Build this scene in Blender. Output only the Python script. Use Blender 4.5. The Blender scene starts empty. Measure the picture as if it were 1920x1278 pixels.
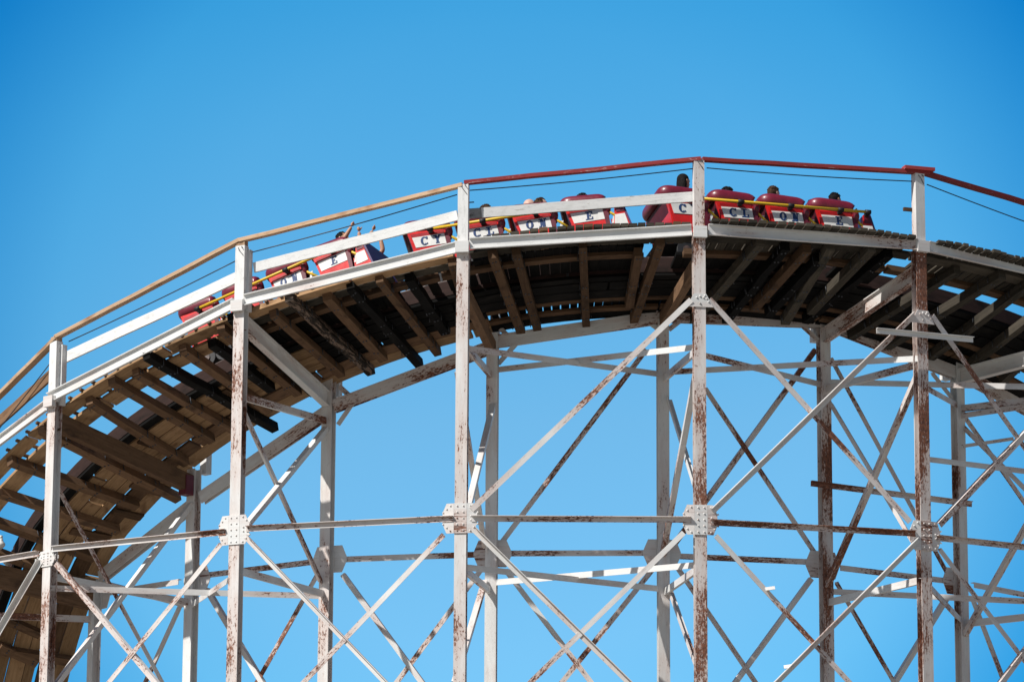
import bpy, bmesh, math, random
import numpy as np
from mathutils import Vector, Matrix
random.seed(7)
V = Vector
scene = bpy.context.scene
col = scene.collection

# ------------------------------------------------------------------ camera model
F = 8000.0                      # focal length in pixels of the 1920 wide photo
TH, RO, YAW, D, ZC = 0.2316, 0.0054, -0.0140, 72.758, 1.7
PH0, DE, RI, ROUT = 0.0133, 0.2910, 9.069, 12.0
_c, _s = math.cos(YAW), math.sin(YAW)
FW = V((_s*math.cos(TH), _c*math.cos(TH), math.sin(TH)))
_rt = V((_c, -_s, 0)); _up = _rt.cross(FW)
RT = _rt*math.cos(RO) + _up*math.sin(RO)
UP = -_rt*math.sin(RO) + _up*math.cos(RO)
EYE = V((0, -D, ZC))

def ray(x, y): return (FW + RT*((x-960)/F) - UP*((y-639)/F))
def proj(P):
    d = P-EYE; z = d.dot(FW)
    return 960+F*d.dot(RT)/z, 639-F*d.dot(UP)/z

PHO = {0: -.7168, 1: -.4215, 2: -.1317, 3: .1582, 4: .4497}
PHI_ = {-1: -1.0044, 0: -.7115, 1: -.4242, 2: -.1313, 3: .1572, 4: .4486, 5: .7435}
def phO(k): return PHO.get(k, PH0+DE*(k-2.5))
def phI(k): return PHI_.get(k, PH0+DE*(k-2.5))
def pol(r, ph, z=0.0): return V((r*math.sin(ph), -r*math.cos(ph), z))
def axis_at(r, ph, y):          # point of a vertical axis seen at picture row y
    z = 14.0
    for _ in range(8):
        a = proj(pol(r, ph, z))[1]; b = proj(pol(r, ph, z+.1))[1]
        z += (y-a)*.1/(b-a)
    return pol(r, ph, z)
def nO(k, y, dr=0.0): return axis_at(ROUT+dr, phO(k), y)
def nI(k, y, dr=0.0): return axis_at(RI+dr, phI(k), y)
def chord(ring, k):
    if ring == 'O': a, b = pol(ROUT, phO(k)), pol(ROUT, phO(k+1))
    else: a, b = pol(RI, phI(k)), pol(RI, phI(k+1))
    t = (b-a).normalized(); n = V((t.y, -t.x, 0))     # outward, towards the viewer
    return a, t, n
def onface(ring, k, x, y, off=0.0):   # point on the vertical plane of one bay
    a, t, n = chord(ring, k)
    d = ray(x, y)
    s = (a+n*off-EYE).dot(n)/d.dot(n)
    return EYE+d*s

# ------------------------------------------------------------------ deck surface (tie bottoms)
_kz = [(-1.9, 3.0), (-1.5, 7.6), (-1.2, 11.75), (-1.09, 13.05), (-.98, 14.1), (-.85, 14.85), (-.767, 15.28), (-.675, 15.70), (-.60, 16.0),
       (-.52, 16.27), (-.46, 16.46), (-.386, 16.67), (-.31, 16.87), (-.2, 17.13), (-.1, 17.33), (0, 17.46), (.1, 17.53),
       (.25, 17.58), (.35, 17.585), (.45, 17.56), (.6, 17.48), (.75, 17.34), (1.0, 17.0), (1.4, 16.2)]
_kd = [(-1.9, .2), (-1.0, .22), (-.85, .3), (-.6, .43), (-.3, .45), (0, .5), (.3, .48), (.6, .55), (1.4, .5)]
def _herm(tab):
    xs = np.array([a for a, b in tab]); ys = np.array([b for a, b in tab])
    m = np.gradient(ys, xs)
    def f(x):
        i = int(np.clip(np.searchsorted(xs, x)-1, 0, len(xs)-2))
        h = xs[i+1]-xs[i]; t = (x-xs[i])/h
        return float((2*t**3-3*t*t+1)*ys[i]+(t**3-2*t*t+t)*h*m[i]+(-2*t**3+3*t*t)*ys[i+1]+(t**3-t*t)*h*m[i+1])
    return f
ZO = _herm(_kz); ZD = _herm(_kd)
def surf(r, ph): return pol(r, ph, ZO(ph)-(11.75-r)/2.55*ZD(ph))
def frame(r, ph):
    p = surf(r, ph)
    T = (surf(r, ph+.004)-surf(r, ph-.004)).normalized()
    B = (surf(r+.05, ph)-surf(r-.05, ph)).normalized()
    N = B.cross(T); N = N if N.z > 0 else -N
    return p, T, B, N.normalized()
def DP(r, ph, h=0.0):
    p, T, B, N = frame(r, ph)
    return p+N*h
def ondeck(x, y, h=0.0):        # where the sight line through a pixel meets the deck: (r, phi)
    d = ray(x, y)
    lo, hi = 57.0, 72.0
    t = None
    for i in range(220):
        s0 = lo+(hi-lo)*i/220; s1 = lo+(hi-lo)*(i+1)/220
        def g(s):
            q = EYE+d*s; r = math.hypot(q.x, q.y); ph = math.atan2(q.x, -q.y)
            return q.z-(surf(r, ph).z+h)
        a, b = g(s0), g(s1)
        if a < 0 <= b:
            for _ in range(30):
                m = (s0+s1)/2
                if g(m) < 0: s0 = m
                else: s1 = m
            q = EYE+d*s0
            return math.hypot(q.x, q.y), math.atan2(q.x, -q.y)
    return None

# ------------------------------------------------------------------ mesh builder
class MB:
    def __init__(s): s.v = []; s.f = []; s.uv = []; s.m = []; s.sm = []
    def face(s, pts, uv=None, m=0, smooth=False):
        i = len(s.v); s.v += [tuple(p) for p in pts]
        s.f.append(list(range(i, i+len(pts)))); s.uv.append(uv or [(0, 0)]*len(pts)); s.m.append(m); s.sm.append(smooth)
    def sweep(s, rings, closed_prof=True, caps=True, m=0, smooth=False):
        """rings: list of lists of points, same length"""
        o = len(s.v); n = len(rings[0]); ou, ov = random.uniform(0, 50), random.uniform(0, 50)
        for r in rings: s.v += [tuple(p) for p in r]
        L = [0.0]
        for a, b in zip(rings, rings[1:]): L.append(L[-1]+(V(a[0])-V(b[0])).length)
        per = [0.0]
        for i in range(n): per.append(per[-1]+(V(rings[0][i])-V(rings[0][(i+1) % n])).length)
        for j in range(len(rings)-1):
            for i in range(n if closed_prof else n-1):
                k = (i+1) % n
                s.f.append([o+j*n+i, o+j*n+k, o+(j+1)*n+k, o+(j+1)*n+i])
                s.uv.append([(ou+L[j], ov+per[i]), (ou+L[j], ov+per[i+1]), (ou+L[j+1], ov+per[i+1]), (ou+L[j+1], ov+per[i])])
                s.m.append(m); s.sm.append(smooth)
        if caps:
            for j, rev in ((0, True), (len(rings)-1, False)):
                idx = [o+j*n+i for i in range(n)]
                if rev: idx = idx[::-1]
                s.f.append(idx); s.m.append(m); s.sm.append(False)
                c = V(s.v[idx[0]])
                s.uv.append([(ou+.3*(V(s.v[q])-c).x+.2*(V(s.v[q])-c).y, ov+(V(s.v[q])-c).z) for q in idx])
    def bar(s, p0, p1, prof, up, m=0, segs=1, jit=0.0):
        p0, p1 = V(p0), V(p1); d = (p1-p0).normalized(); up = V(up)
        a = d.cross(up).normalized(); b = a.cross(d).normalized()
        rings = []
        for j in range(segs+1):
            c = p0.lerp(p1, j/segs)
            if jit and 0 < j < segs: c = c+a*random.uniform(-jit, jit)+b*random.uniform(-jit, jit)
            rings.append([c+a*x+b*y for x, y in prof])
        s.sweep(rings, m=m)
    def box(s, c, X, Y, Z, m=0):
        c = V(c)
        s.sweep([[c-X-Y-Z, c+X-Y-Z, c+X+Y-Z, c-X+Y-Z], [c-X-Y+Z, c+X-Y+Z, c+X+Y+Z, c-X+Y+Z]], m=m)
    def poly(s, pts, n, t, m=0):     # flat polygon plate with thickness t along n
        n = V(n).normalized()
        s.sweep([[V(p) for p in pts], [V(p)+n*t for p in pts]], m=m)
    def tube(s, pts, r, k=8, m=0, smooth=True):
        pts = [V(p) for p in pts]; rings = []; prev = None
        for i, p in enumerate(pts):
            d = (pts[min(i+1, len(pts)-1)]-pts[max(i-1, 0)]).normalized()
            if prev is None:
                ref = V((0, 0, 1)) if abs(d.z) < .9 else V((1, 0, 0))
                prev = d.cross(ref).normalized()
            a = (prev-d*prev.dot(d)).normalized(); prev = a; b = d.cross(a)
            rr = r[i] if isinstance(r, (list, tuple)) else r
            rings.append([p+(a*math.cos(2*math.pi*q/k)+b*math.sin(2*math.pi*q/k))*rr for q in range(k)])
        s.sweep(rings, m=m, smooth=smooth)
    def rivet(s, c, n, r=.017, m=0):
        n = V(n).normalized(); a = n.orthogonal().normalized(); b = n.cross(a); c = V(c)
        rg = []
        for rr, h in ((r, 0), (r*.85, r*.55), (r*.4, r*.95)):
            rg.append([c+n*h+(a*math.cos(q*math.pi/3)+b*math.sin(q*math.pi/3))*rr for q in range(6)])
        s.sweep(rg, m=m)
    def build(s, name, mats, parent=None, rust=None, tint=None, label=None):
        me = bpy.data.meshes.new(name); me.from_pydata(s.v, [], s.f); me.update()
        uvl = me.uv_layers.new(name='UVMap')
        flat = [c for u in s.uv for p in u for c in p]
        uvl.data.foreach_set('uv', flat)
        if not isinstance(mats, (list, tuple)): mats = [mats]
        for m in mats: me.materials.append(m)
        me.polygons.foreach_set('material_index', s.m)
        me.polygons.foreach_set('use_smooth', s.sm)
        bm = bmesh.new(); bm.from_mesh(me); bmesh.ops.recalc_face_normals(bm, faces=bm.faces); bm.to_mesh(me); bm.free()
        o = bpy.data.objects.new(name, me); col.objects.link(o)
        if parent is not None:
            o.parent = parent; o.matrix_parent_inverse = parent_inv(parent)
        if rust is not None: o['rust'] = (float(rust if rust < .5 else .5+(rust-.5)*.68)*.95+.04)
        if tint is not None: o['tint'] = float(tint)
        if label: o['label'] = label
        return o
def parent_inv(p):
    M = Matrix.Identity(4); q = p
    chain = []
    while q is not None:
        chain.append(q); q = q.parent
    W = Matrix.Identity(4)
    for q in reversed(chain):
        W = W @ q.matrix_parent_inverse @ q.matrix_basis
    return W.inverted()
def tag(o, label, cat, group=None, kind=None):
    if label: o['label'] = label
    if cat: o['category'] = cat
    if group: o['group'] = group
    if kind: o['kind'] = kind
    return o
def empty(name, loc, label, cat, group=None, M=None):
    o = bpy.data.objects.new(name, None); col.objects.link(o)
    if M is not None: o.matrix_basis = M
    else: o.location = loc
    o.empty_display_size = .2
    return tag(o, label, cat, group)

def rect(w, h, ox=0, oy=0): return [(-w/2+ox, -h/2+oy), (w/2+ox, -h/2+oy), (w/2+ox, h/2+oy), (-w/2+ox, h/2+oy)]
def angle(w, out=True, t=.009, w2=None):   # a: down the face, b: outward; leg on the upper edge
    w2 = w2 or w
    if out: return [(-w/2, 0), (w/2, 0), (w/2, t), (-w/2+t, t), (-w/2+t, w2), (-w/2, w2)]
    return [(-w/2, t), (-w/2, -w2), (-w/2+t, -w2), (-w/2+t, 0), (w/2, 0), (w/2, t)]
def channel(h, w, t=.012): return [(-h/2, 0), (h/2, 0), (h/2, w), (h/2-t, w), (h/2-t, t), (-h/2+t, t), (-h/2+t, w), (-h/2, w)]
def hsec(w, d, t=.014):
    return [(-w/2, -d/2), (w/2, -d/2), (w/2, -d/2+t), (t/2, -d/2+t), (t/2, d/2-t), (w/2, d/2-t), (w/2, d/2), (-w/2, d/2), (-w/2, d/2-t), (-t/2, d/2-t), (-t/2, -d/2+t), (-w/2, -d/2+t)]

# ------------------------------------------------------------------ materials
def nt(name):
    m = bpy.data.materials.new(name); m.use_nodes = True
    t = m.node_tree; t.nodes.clear()
    out = t.nodes.new('ShaderNodeOutputMaterial'); bs = t.nodes.new('ShaderNodeBsdfPrincipled')
    t.links.new(bs.outputs[0], out.inputs[0])
    return m, t, bs
class G:
    """tiny node helper"""
    def __init__(s, t): s.t = t
    def n(s, typ, **k):
        o = s.t.nodes.new(typ)
        for a, b in k.items(): setattr(o, a, b)
        return o
    def set(s, inp, v):
        if hasattr(v, 'links') or isinstance(v, bpy.types.NodeSocket): s.t.links.new(v, inp)
        else: inp.default_value = v
    def math(s, op, a, b=0.0, clamp=False):
        o = s.n('ShaderNodeMath', operation=op, use_clamp=clamp); s.set(o.inputs[0], a); s.set(o.inputs[1], b); return o.outputs[0]
    def noise(s, vec, scale, detail=4, rough=.6, dist=0.0):
        o = s.n('ShaderNodeTexNoise'); s.set(o.inputs['Vector'], vec); o.inputs['Scale'].default_value = scale
        o.inputs['Detail'].default_value = detail; o.inputs['Roughness'].default_value = rough; o.inputs['Distortion'].default_value = dist
        return o.outputs[0]
    def map(s, vec, scale, loc=(0, 0, 0)):
        o = s.n('ShaderNodeMapping'); s.set(o.inputs[0], vec); o.inputs['Scale'].default_value = scale; o.inputs['Location'].default_value = loc
        return o.outputs[0]
    def step(s, v, lo, hi):
        o = s.n('ShaderNodeMapRange'); s.set(o.inputs[0], v); s.set(o.inputs[1], lo); s.set(o.inputs[2], hi); return o.outputs[0]
    def mix(s, f, a, b, typ='MIX'):
        o = s.n('ShaderNodeMix', data_type='RGBA', blend_type=typ); s.set(o.inputs[0], f); s.set(o.inputs[6], a); s.set(o.inputs[7], b); return o.outputs[2]
    def attr(s, name): return s.n('ShaderNodeAttribute', attribute_type='OBJECT', attribute_name=name).outputs['Fac']
    def uv(s): return s.n('ShaderNodeTexCoord').outputs['UV']
    def obj(s): return s.n('ShaderNodeTexCoord').outputs['Object']
    def bump(s, h, st, dist=.01):
        o = s.n('ShaderNodeBump'); s.set(o.inputs['Height'], h); o.inputs['Strength'].default_value = st; o.inputs['Distance'].default_value = dist; return o.outputs[0]
def C4(r, g, b): return (r, g, b, 1)

def mat_steel():
    m, t, bs = nt('rusting_white_paint'); g = G(t)
    uv = g.uv(); rust = g.attr('rust')
    base = g.mix(g.step(g.noise(g.map(uv, (1.2, 5, 1)), 1.0, 3, .6), .35, .7), C4(.82, .82, .80), C4(.70, .70, .685))
    grime = g.noise(g.map(uv, (7, 26, 1)), 1.0, 5, .7)
    base = g.mix(g.math('MULTIPLY', g.step(grime, .56, .72), .5), base, C4(.36, .33, .29))
    # soft rust stain
    lo = g.noise(g.map(uv, (.55, 1.3, 1)), 1.0, 3, .55)
    streak = g.noise(g.map(uv, (1.7, 17, 1)), 1.0, 6, .68, .3)
    fine = g.noise(g.map(uv, (15, 36, 1)), 1.0, 5, .72, .3)
    lvl = g.math('ADD', g.math('ADD', g.math('MULTIPLY', lo, 2.5), -.675), g.math('MULTIPLY', rust, .75))       # .2 .. 1.4
    st = g.step(g.math('ADD', lvl, g.math('MULTIPLY', streak, .8)), 1.02, 1.7)
    base = g.mix(g.math('MULTIPLY', st, .75), base, C4(.56, .37, .30))
    pit = g.math('ADD', g.math('ADD', g.math('MULTIPLY', lvl, .62), g.math('MULTIPLY', fine, 1.15)), g.math('MULTIPLY', streak, .55))
    pm = g.step(pit, 1.54, 1.63)
    rc = g.mix(g.step(g.noise(g.map(uv, (18, 30, 1)), 1.0, 3), .4, .65), C4(.12, .048, .03), C4(.30, .12, .066))
    c = g.mix(pm, base, rc)
    heavy = g.step(g.math('ADD', g.math('ADD', g.math('MULTIPLY', rust, .9), g.math('MULTIPLY', streak, .6)), g.math('MULTIPLY', lo, .5)), 1.30, 1.50)
    heavy = g.math('MULTIPLY', heavy, g.step(g.noise(g.map(uv, (9, 30, 1)), 1.0, 4, .7, .4), .40, .46))
    rc2 = g.mix(g.step(fine, .42, .6), C4(.16, .082, .056), C4(.37, .265, .21))
    c = g.mix(heavy, c, rc2)
    t.links.new(c, bs.inputs['Base Color'])
    t.links.new(g.step(pm, 0, 2.2), bs.inputs['Roughness']); bs.inputs['Roughness'].default_value = .5
    rr = g.math('ADD', g.math('MULTIPLY', pm, .35), .5); t.links.new(rr, bs.inputs['Roughness'])
    t.links.new(g.bump(g.math('SUBTRACT', g.math('MULTIPLY', fine, .35), pm), .35, .006), bs.inputs['Normal'])
    return m
def mat_wood(name, c1, c2, c3, rough=.8, grain=1.0, wear=None, wearcol=None):
    m, t, bs = nt(name); g = G(t)
    uv = g.uv(); ti = g.attr('tint')
    gr = g.noise(g.map(uv, (1.1, 24*grain, 1)), 1.0, 6, .65, 1.2)
    kn = g.noise(g.map(uv, (2.2, 4.5, 1)), 1.0, 3, .5, .6)
    c = g.mix(g.step(gr, .36, .64), C4(*c1), C4(*c2))
    c = g.mix(g.step(kn, .55, .72), c, C4(*c3))
    dirt = g.noise(g.map(uv, (6, 14, 1)), 1.0, 6, .75)
    c = g.mix(g.math('MULTIPLY', g.step(dirt, .52, .7), .45), c, C4(c3[0]*.5, c3[1]*.5, c3[2]*.5))
    if wear:
        w = g.noise(g.map(uv, (3.5, 16, 1)), 1.0, 7, .75, .5)
        c = g.mix(g.step(w, wear, wear+.05), c, C4(*wearcol))
    k = g.math('ADD', g.math('MULTIPLY', ti, .8), .6)
    cm = g.n('ShaderNodeMix', data_type='RGBA', blend_type='MULTIPLY'); cm.inputs[0].default_value = 1.0
    cb = g.n('ShaderNodeCombineColor'); [t.links.new(k, cb.inputs[i]) for i in range(3)]
    t.links.new(c, cm.inputs[6]); t.links.new(cb.outputs[0], cm.inputs[7])
    t.links.new(cm.outputs[2], bs.inputs['Base Color'])
    bs.inputs['Roughness'].default_value = rough; bs.inputs['Specular IOR Level'].default_value = .12
    t.links.new(g.bump(gr, .4, .006), bs.inputs['Normal'])
    return m
def mat_simple(name, c, rough=.5, spec=.5, coat=0.0, var=.12, scale=6.0, bump=0.0, metal=0.0):
    m, t, bs = nt(name); g = G(t); o = g.obj()
    n = g.noise(o, scale, 5, .65)
    lo = tuple(max(0, x*(1-var*1.6)) for x in c); hi = tuple(min(1, x*(1+var)) for x in c)
    cc = g.mix(g.step(n, .35, .65), C4(*lo), C4(*hi))
    t.links.new(cc, bs.inputs['Base Color'])
    bs.inputs['Roughness'].default_value = rough; bs.inputs['Specular IOR Level'].default_value = spec
    bs.inputs['Coat Weight'].default_value = coat; bs.inputs['Coat Roughness'].default_value = .12; bs.inputs['Metallic'].default_value = metal
    t.links.new(g.math('ADD', g.math('MULTIPLY', g.noise(o, scale*3, 4), .25), rough-.1), bs.inputs['Roughness'])
    if bump: t.links.new(g.bump(g.noise(o, scale*8, 4), bump, .004), bs.inputs['Normal'])
    return m

STEEL = mat_steel()
W_NEW = mat_wood('new_timber', (.41, .262, .143), (.30, .182, .094), (.17, .095, .05))
W_PINK = mat_wood('rail_timber', (.56, .40, .27), (.43, .28, .17), (.30, .17, .10))
W_BRN = mat_wood('brown_timber', (.215, .128, .074), (.145, .084, .048), (.085, .052, .033))
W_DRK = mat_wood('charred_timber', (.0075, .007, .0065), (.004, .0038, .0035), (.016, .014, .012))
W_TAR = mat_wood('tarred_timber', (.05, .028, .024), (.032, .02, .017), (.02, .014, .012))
W_GRY = mat_wood('weathered_board', (.085, .072, .055), (.048, .042, .033), (.03, .029, .023), wear=.66, wearcol=(.10, .09, .07))
W_CHR = mat_wood('flaking_timber', (.05, .04, .033), (.03, .025, .02), (.1, .07, .05), wear=.5, wearcol=(.36, .26, .2))
W_WHT = mat_wood('white_painted_timber', (.84, .84, .825), (.79, .79, .775), (.74, .74, .72), rough=.6, wear=.61, wearcol=(.50, .48, .44))
W_GPL = mat_wood('grey_peeling_timber', (.50, .50, .49), (.42, .42, .41), (.30, .30, .29), wear=.57, wearcol=(.12, .12, .115))
W_RED = mat_wood('red_painted_timber', (.37, .062, .062), (.30, .045, .048), (.27, .06, .06), rough=.55, wear=.585, wearcol=(.50, .33, .32))
M_RAIL = mat_simple('track_steel', (.10, .065, .055), .45, var=.4, scale=9)
M_NAIL = mat_simple('nail_steel', (.05, .055, .065), .5, var=.3)
M_WIRE = mat_simple('dark_wire', (.03, .035, .045), .5)
M_CRED = mat_simple('car_red_paint', (.70, .018, .015), .30, .5, .4, var=.14, scale=5)
M_MAR = mat_simple('maroon_vinyl', (.185, .012, .030), .36, .5, .25, var=.12, scale=7, bump=.05)
M_BAND = mat_simple('deep_red_paint', (.36, .012, .016), .34, .5, .3, var=.14)
M_DMAR = mat_simple('dark_maroon_paint', (.13, .012, .025), .4, var=.15)
M_CWHT = mat_simple('car_white_paint', (.78, .77, .73), .4, var=.06, scale=9)
M_NAVY = mat_simple('navy_paint', (.016, .05, .16), .5, var=.2, scale=14)
M_YEL = mat_simple('yellow_pipe', (.82, .53, .03), .35, var=.06)
M_BLK = mat_simple('black_rubber', (.018, .018, .02), .6, var=.3)
M_NOSE_SHADE = mat_simple('shaded_purple_panel', (.075, .035, .13), .45, var=.15)  # shade on the sun-averted car nose is put into this dark purple
M_SEAT = mat_simple('seat_vinyl', (.10, .01, .02), .5)

# ------------------------------------------------------------------ world, sun, camera
sun_az = math.radians(55); sun_el = math.radians(45)
sv = V((-math.sin(sun_az)*math.cos(sun_el), -math.cos(sun_az)*math.cos(sun_el), math.sin(sun_el)))
w = bpy.data.worlds.new('World'); scene.world = w; w.use_nodes = True
t = w.node_tree; t.nodes.clear(); g = G(t)
sky = g.n('ShaderNodeTexSky'); sky.sky_type = 'NISHITA'; sky.sun_disc = False
sky.sun_elevation = sun_el; sky.sun_rotation = math.atan2(sv.x, sv.y) % (2*math.pi)
sky.air_density = 1.0; sky.dust_density = .6; sky.ozone_density = 2.0
bgk = g.n('ShaderNodeBackground'); wo = g.n('ShaderNodeOutputWorld')
sep = g.n('ShaderNodeSeparateXYZ'); t.links.new(g.n('ShaderNodeTexCoord').outputs['Generated'], sep.inputs[0])
ramp = g.n('ShaderNodeValToRGB'); t.links.new(sep.outputs['Z'], ramp.inputs[0])
SKYRAMP = [(0.0, (.62, .92, 1.1)), (.156, (.46, .90, 1.09)), (.21, (.494, .94, 1.073)), (.275, (.323, .973, 1.16)), (.305, (.228, .953, 1.183)), (.5, (.34, .78, 1.0))]
e = ramp.color_ramp.elements
while len(e) > 1: e.remove(e[-1])
e[0].position = SKYRAMP[0][0]; e[0].color = C4(*SKYRAMP[0][1])
for p_, c_ in SKYRAMP[1:]:
    q = e.new(p_); q.color = C4(*c_)
vd = g.n('ShaderNodeVectorMath', operation='DISTANCE'); t.links.new(g.n('ShaderNodeTexCoord').outputs['Generated'], vd.inputs[0]); vd.inputs[1].default_value = FW
vignette = g.n('ShaderNodeValToRGB'); t.links.new(vd.outputs['Value'], vignette.inputs[0])  # lens corner darkening put into the sky colour, around the view axis
e2 = vignette.color_ramp.elements; e2[0].position = .075; e2[0].color = (1, 1, 1, 1); e2[1].position = .148; e2[1].color = (.035, .53, .77, 1)
q = e2.new(.105); q.color = (.74, .93, .97, 1)
q = e2.new(.22); q.color = (.05, .55, .79, 1)
q = e2.new(.55); q.color = (.45, .78, .92, 1)
vignetted_sky = g.mix(1.0, g.mix(1.0, sky.outputs[0], ramp.outputs[0], 'MULTIPLY'), vignette.outputs[0], 'MULTIPLY')
t.links.new(g.mix(g.step(vd.outputs['Value'], .3, 1.0), vignetted_sky, g.mix(1.0, sky.outputs[0], C4(.44, .42, .40), 'MULTIPLY')), bgk.inputs[0])
bgk.inputs[1].default_value = .15
t.links.new(bgk.outputs[0], wo.inputs[0])
sl = bpy.data.lights.new('sun', 'SUN'); sl.energy = 5.0; sl.angle = math.radians(.53); sl.color = (1, .965, .915)
so = bpy.data.objects.new('sun', sl); col.objects.link(so); so.rotation_euler = sv.to_track_quat('Z', 'Y').to_euler(); so.location = (-30, -40, 60)
cam = bpy.data.cameras.new('camera'); cam.lens = 150; cam.sensor_width = 36; cam.clip_start = .5; cam.clip_end = 6000
co = bpy.data.objects.new('camera', cam); col.objects.link(co)
co.matrix_world = Matrix((( RT.x, UP.x, -FW.x, EYE.x), (RT.y, UP.y, -FW.y, EYE.y), (RT.z, UP.z, -FW.z, EYE.z), (0, 0, 0, 1)))
scene.camera = co
scene.view_settings.view_transform = 'Standard'; scene.view_settings.look = 'None'
scene.view_settings.exposure = 0; scene.view_settings.gamma = 1
scene.cycles.max_bounces = 6; scene.cycles.diffuse_bounces = 3; scene.cycles.caustics_reflective = False
scene.cycles.use_denoising = True

# ------------------------------------------------------------------ ground
mg, tg, bg_ = nt('concrete_ground'); g = G(tg); oc = g.obj()
c = g.mix(g.step(g.noise(oc, .35, 6, .65), .35, .65), C4(.21, .19, .165), C4(.29, .265, .23))
c = g.mix(g.step(g.noise(oc, 4.0, 6, .7), .5, .75), c, C4(.2, .19, .175))
tg.links.new(c, bg_.inputs['Base Color']); bg_.inputs['Roughness'].default_value = .9
b = MB(); S = 3000
b.face([(-S, -S, 0), (S, -S, 0), (S, S, 0), (-S, S, 0)])
tag(b.build('ground', mg), 'plain pale concrete ground beneath the coaster', None, None, 'structure')

# ------------------------------------------------------------------ steel trestle
TR = empty('coaster_trestle', (0, -9, 0), 'curved white steel trestle of rusty columns and cross braces holding up the coaster track', 'trestle')
CW, CD = .175, .15
RUSTO = {-1: .4, 0: .50, 1: .58, 2: .58, 3: .68, 4: .86, 5: .6}
RUSTI = {-2: .3, -1: .32, 0: .34, 1: .12, 2: .2, 3: .3, 4: .50, 5: .2, 6: .3}
TOPO = {-1: 1010, 0: 745, 1: 575, 2: 470, 3: 440, 4: 470, 5: 540}
TOPI = {-1: 1090, 0: 880, 1: 705, 2: 625, 3: 600, 4: 605, 5: 675, 6: 790}
colO, colI = {}, {}
def column(ring, k):
    ph = phO(k) if ring == 'O' else phI(k); R = ROUT if ring == 'O' else RI
    top = (nO(k, TOPO[k]) if ring == 'O' else nI(k, TOPI[k]))
    up = pol(1, ph)
    b = MB(); base = pol(R, ph, .02)
    zs = top.z
    n = 6; prof = hsec(CW, CD)
    a = V((0, 0, 1)).cross(up).normalized()
    b.bar(base, top, prof, up, segs=n)
    o = b.build('support_column', STEEL, TR, rust=(RUSTO if ring == 'O' else RUSTI)[k])
    f = MB(); f.bar(pol(R, ph, .004), pol(R, ph, .3), rect(.6, .6), up); f.build('footing', mg, o)
    return o
for k in range(-1, 6): colO[k] = column('O', k)
for k in range(-1, 7): colI[k] = column('I', k)

def radial(ph): return pol(1, ph)
def gusset(ring, k, y, h, wl, wr, cut=.1, rust=.3, rows=5):
    """riveted plate folded over the outer flange, wings in the planes of the two bays"""
    ph = phO(k) if ring == 'O' else phI(k); R = ROUT if ring == 'O' else RI
    n = radial(ph); tg_ = V((math.cos(ph), math.sin(ph), 0)); up = V((0, 0, 1))
    sgn = 1 if ring == 'O' else -1
    c = axis_at(R+sgn*CD/2, ph, y)+n*sgn*.004
    nn = n*sgn; b = MB()
    hw = CW/2+.006
    b.poly([c-tg_*hw-up*h/2, c+tg_*hw-up*h/2, c+tg_*hw+up*h/2, c-tg_*hw+up*h/2], nn, .012)
    for sd, wg in ((-1, wl), (1, wr)):
        bend = DE/2
        t2 = (tg_*sd*math.cos(bend)-n*math.sin(bend))
        e0 = c+tg_*sd*(hw+.001)
        pts = [e0-up*h/2, e0+t2*(wg-cut*.6)-up*h/2, e0+t2*wg-up*(h/2-cut*1.4), e0+t2*wg+up*(h/2-cut*1.4), e0+t2*(wg-cut*.6)+up*h/2, e0+up*h/2]
        m = t2.cross(up); m = m if m.dot(nn) > 0 else -m
        b.poly(pts, m, .011)
        for i in range(3):
            for j in (-1, 1):
                q = e0+t2*(.05+.055*i)+up*j*(h/2-.035-.055*i*.9)
                b.rivet(q+m*.011, m, .015)
        for i in range(2): b.rivet(e0+t2*(wg-.09)+up*(-.03+.06*i)+m*.011, m, .015)
    for i in range(rows):
        for j in (-1, 1):
            b.rivet(c+tg_*j*.045+up*(-h/2+.04+(h-.08)*i/(rows-1))+nn*.012, nn, .0145)
    return b.build('gusset_plate', STEEL, (colO if ring == 'O' else colI)[k], rust=rust)
GY = {-1: 1112, 0: 1047, 1: 993, 2: 971, 3: 974, 4: 1004, 5: 1060}
for k in range(-1, 6): gusset('O', k, GY[k], .44 if k else .24, .17 if k else .1, .15 if k else .1, rust={0: .15, 1: .2, 2: .34, 3: .3, 4: .22}.get(k, .2))
GI = {-1: 1118, 0: 1085, 1: 1048, 2: 1037, 3: 1036, 4: 1058, 5: 1090, 6: 1130}
for k in range(-1, 7): gusset('I', k, GI[k], .42, .2, .2, cut=.13, rust=.3+.04*k)
def top_plate(k, y, rust):
    ph = phO(k); n = radial(ph); tg_ = V((math.cos(ph), math.sin(ph), 0)); up = V((0, 0, 1))
    c = axis_at(ROUT+CD/2, ph, y)+n*.004; b = MB()
    b.poly([c-tg_*.2-up*.1, c+tg_*.2-up*.1, c+tg_*.09+up*.1, c-tg_*.09+up*.1], n, .012)
    for i in range(3):
        b.rivet(c+tg_*(-.05+.05*i)+up*(.06-.02*abs(i-1))+n*.012, n, .016); b.rivet(c+tg_*(.07+.028*i)+up*(.07-.045*i)+n*.012, n, .016); b.rivet(c+tg_*(.0)+up*(-.05)+n*.012, n, .016)
    b.build('gusset_plate', STEEL, colO[k], rust=rust)
top_plate(3, 563, .15); top_plate(4, 594, .45)

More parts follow.
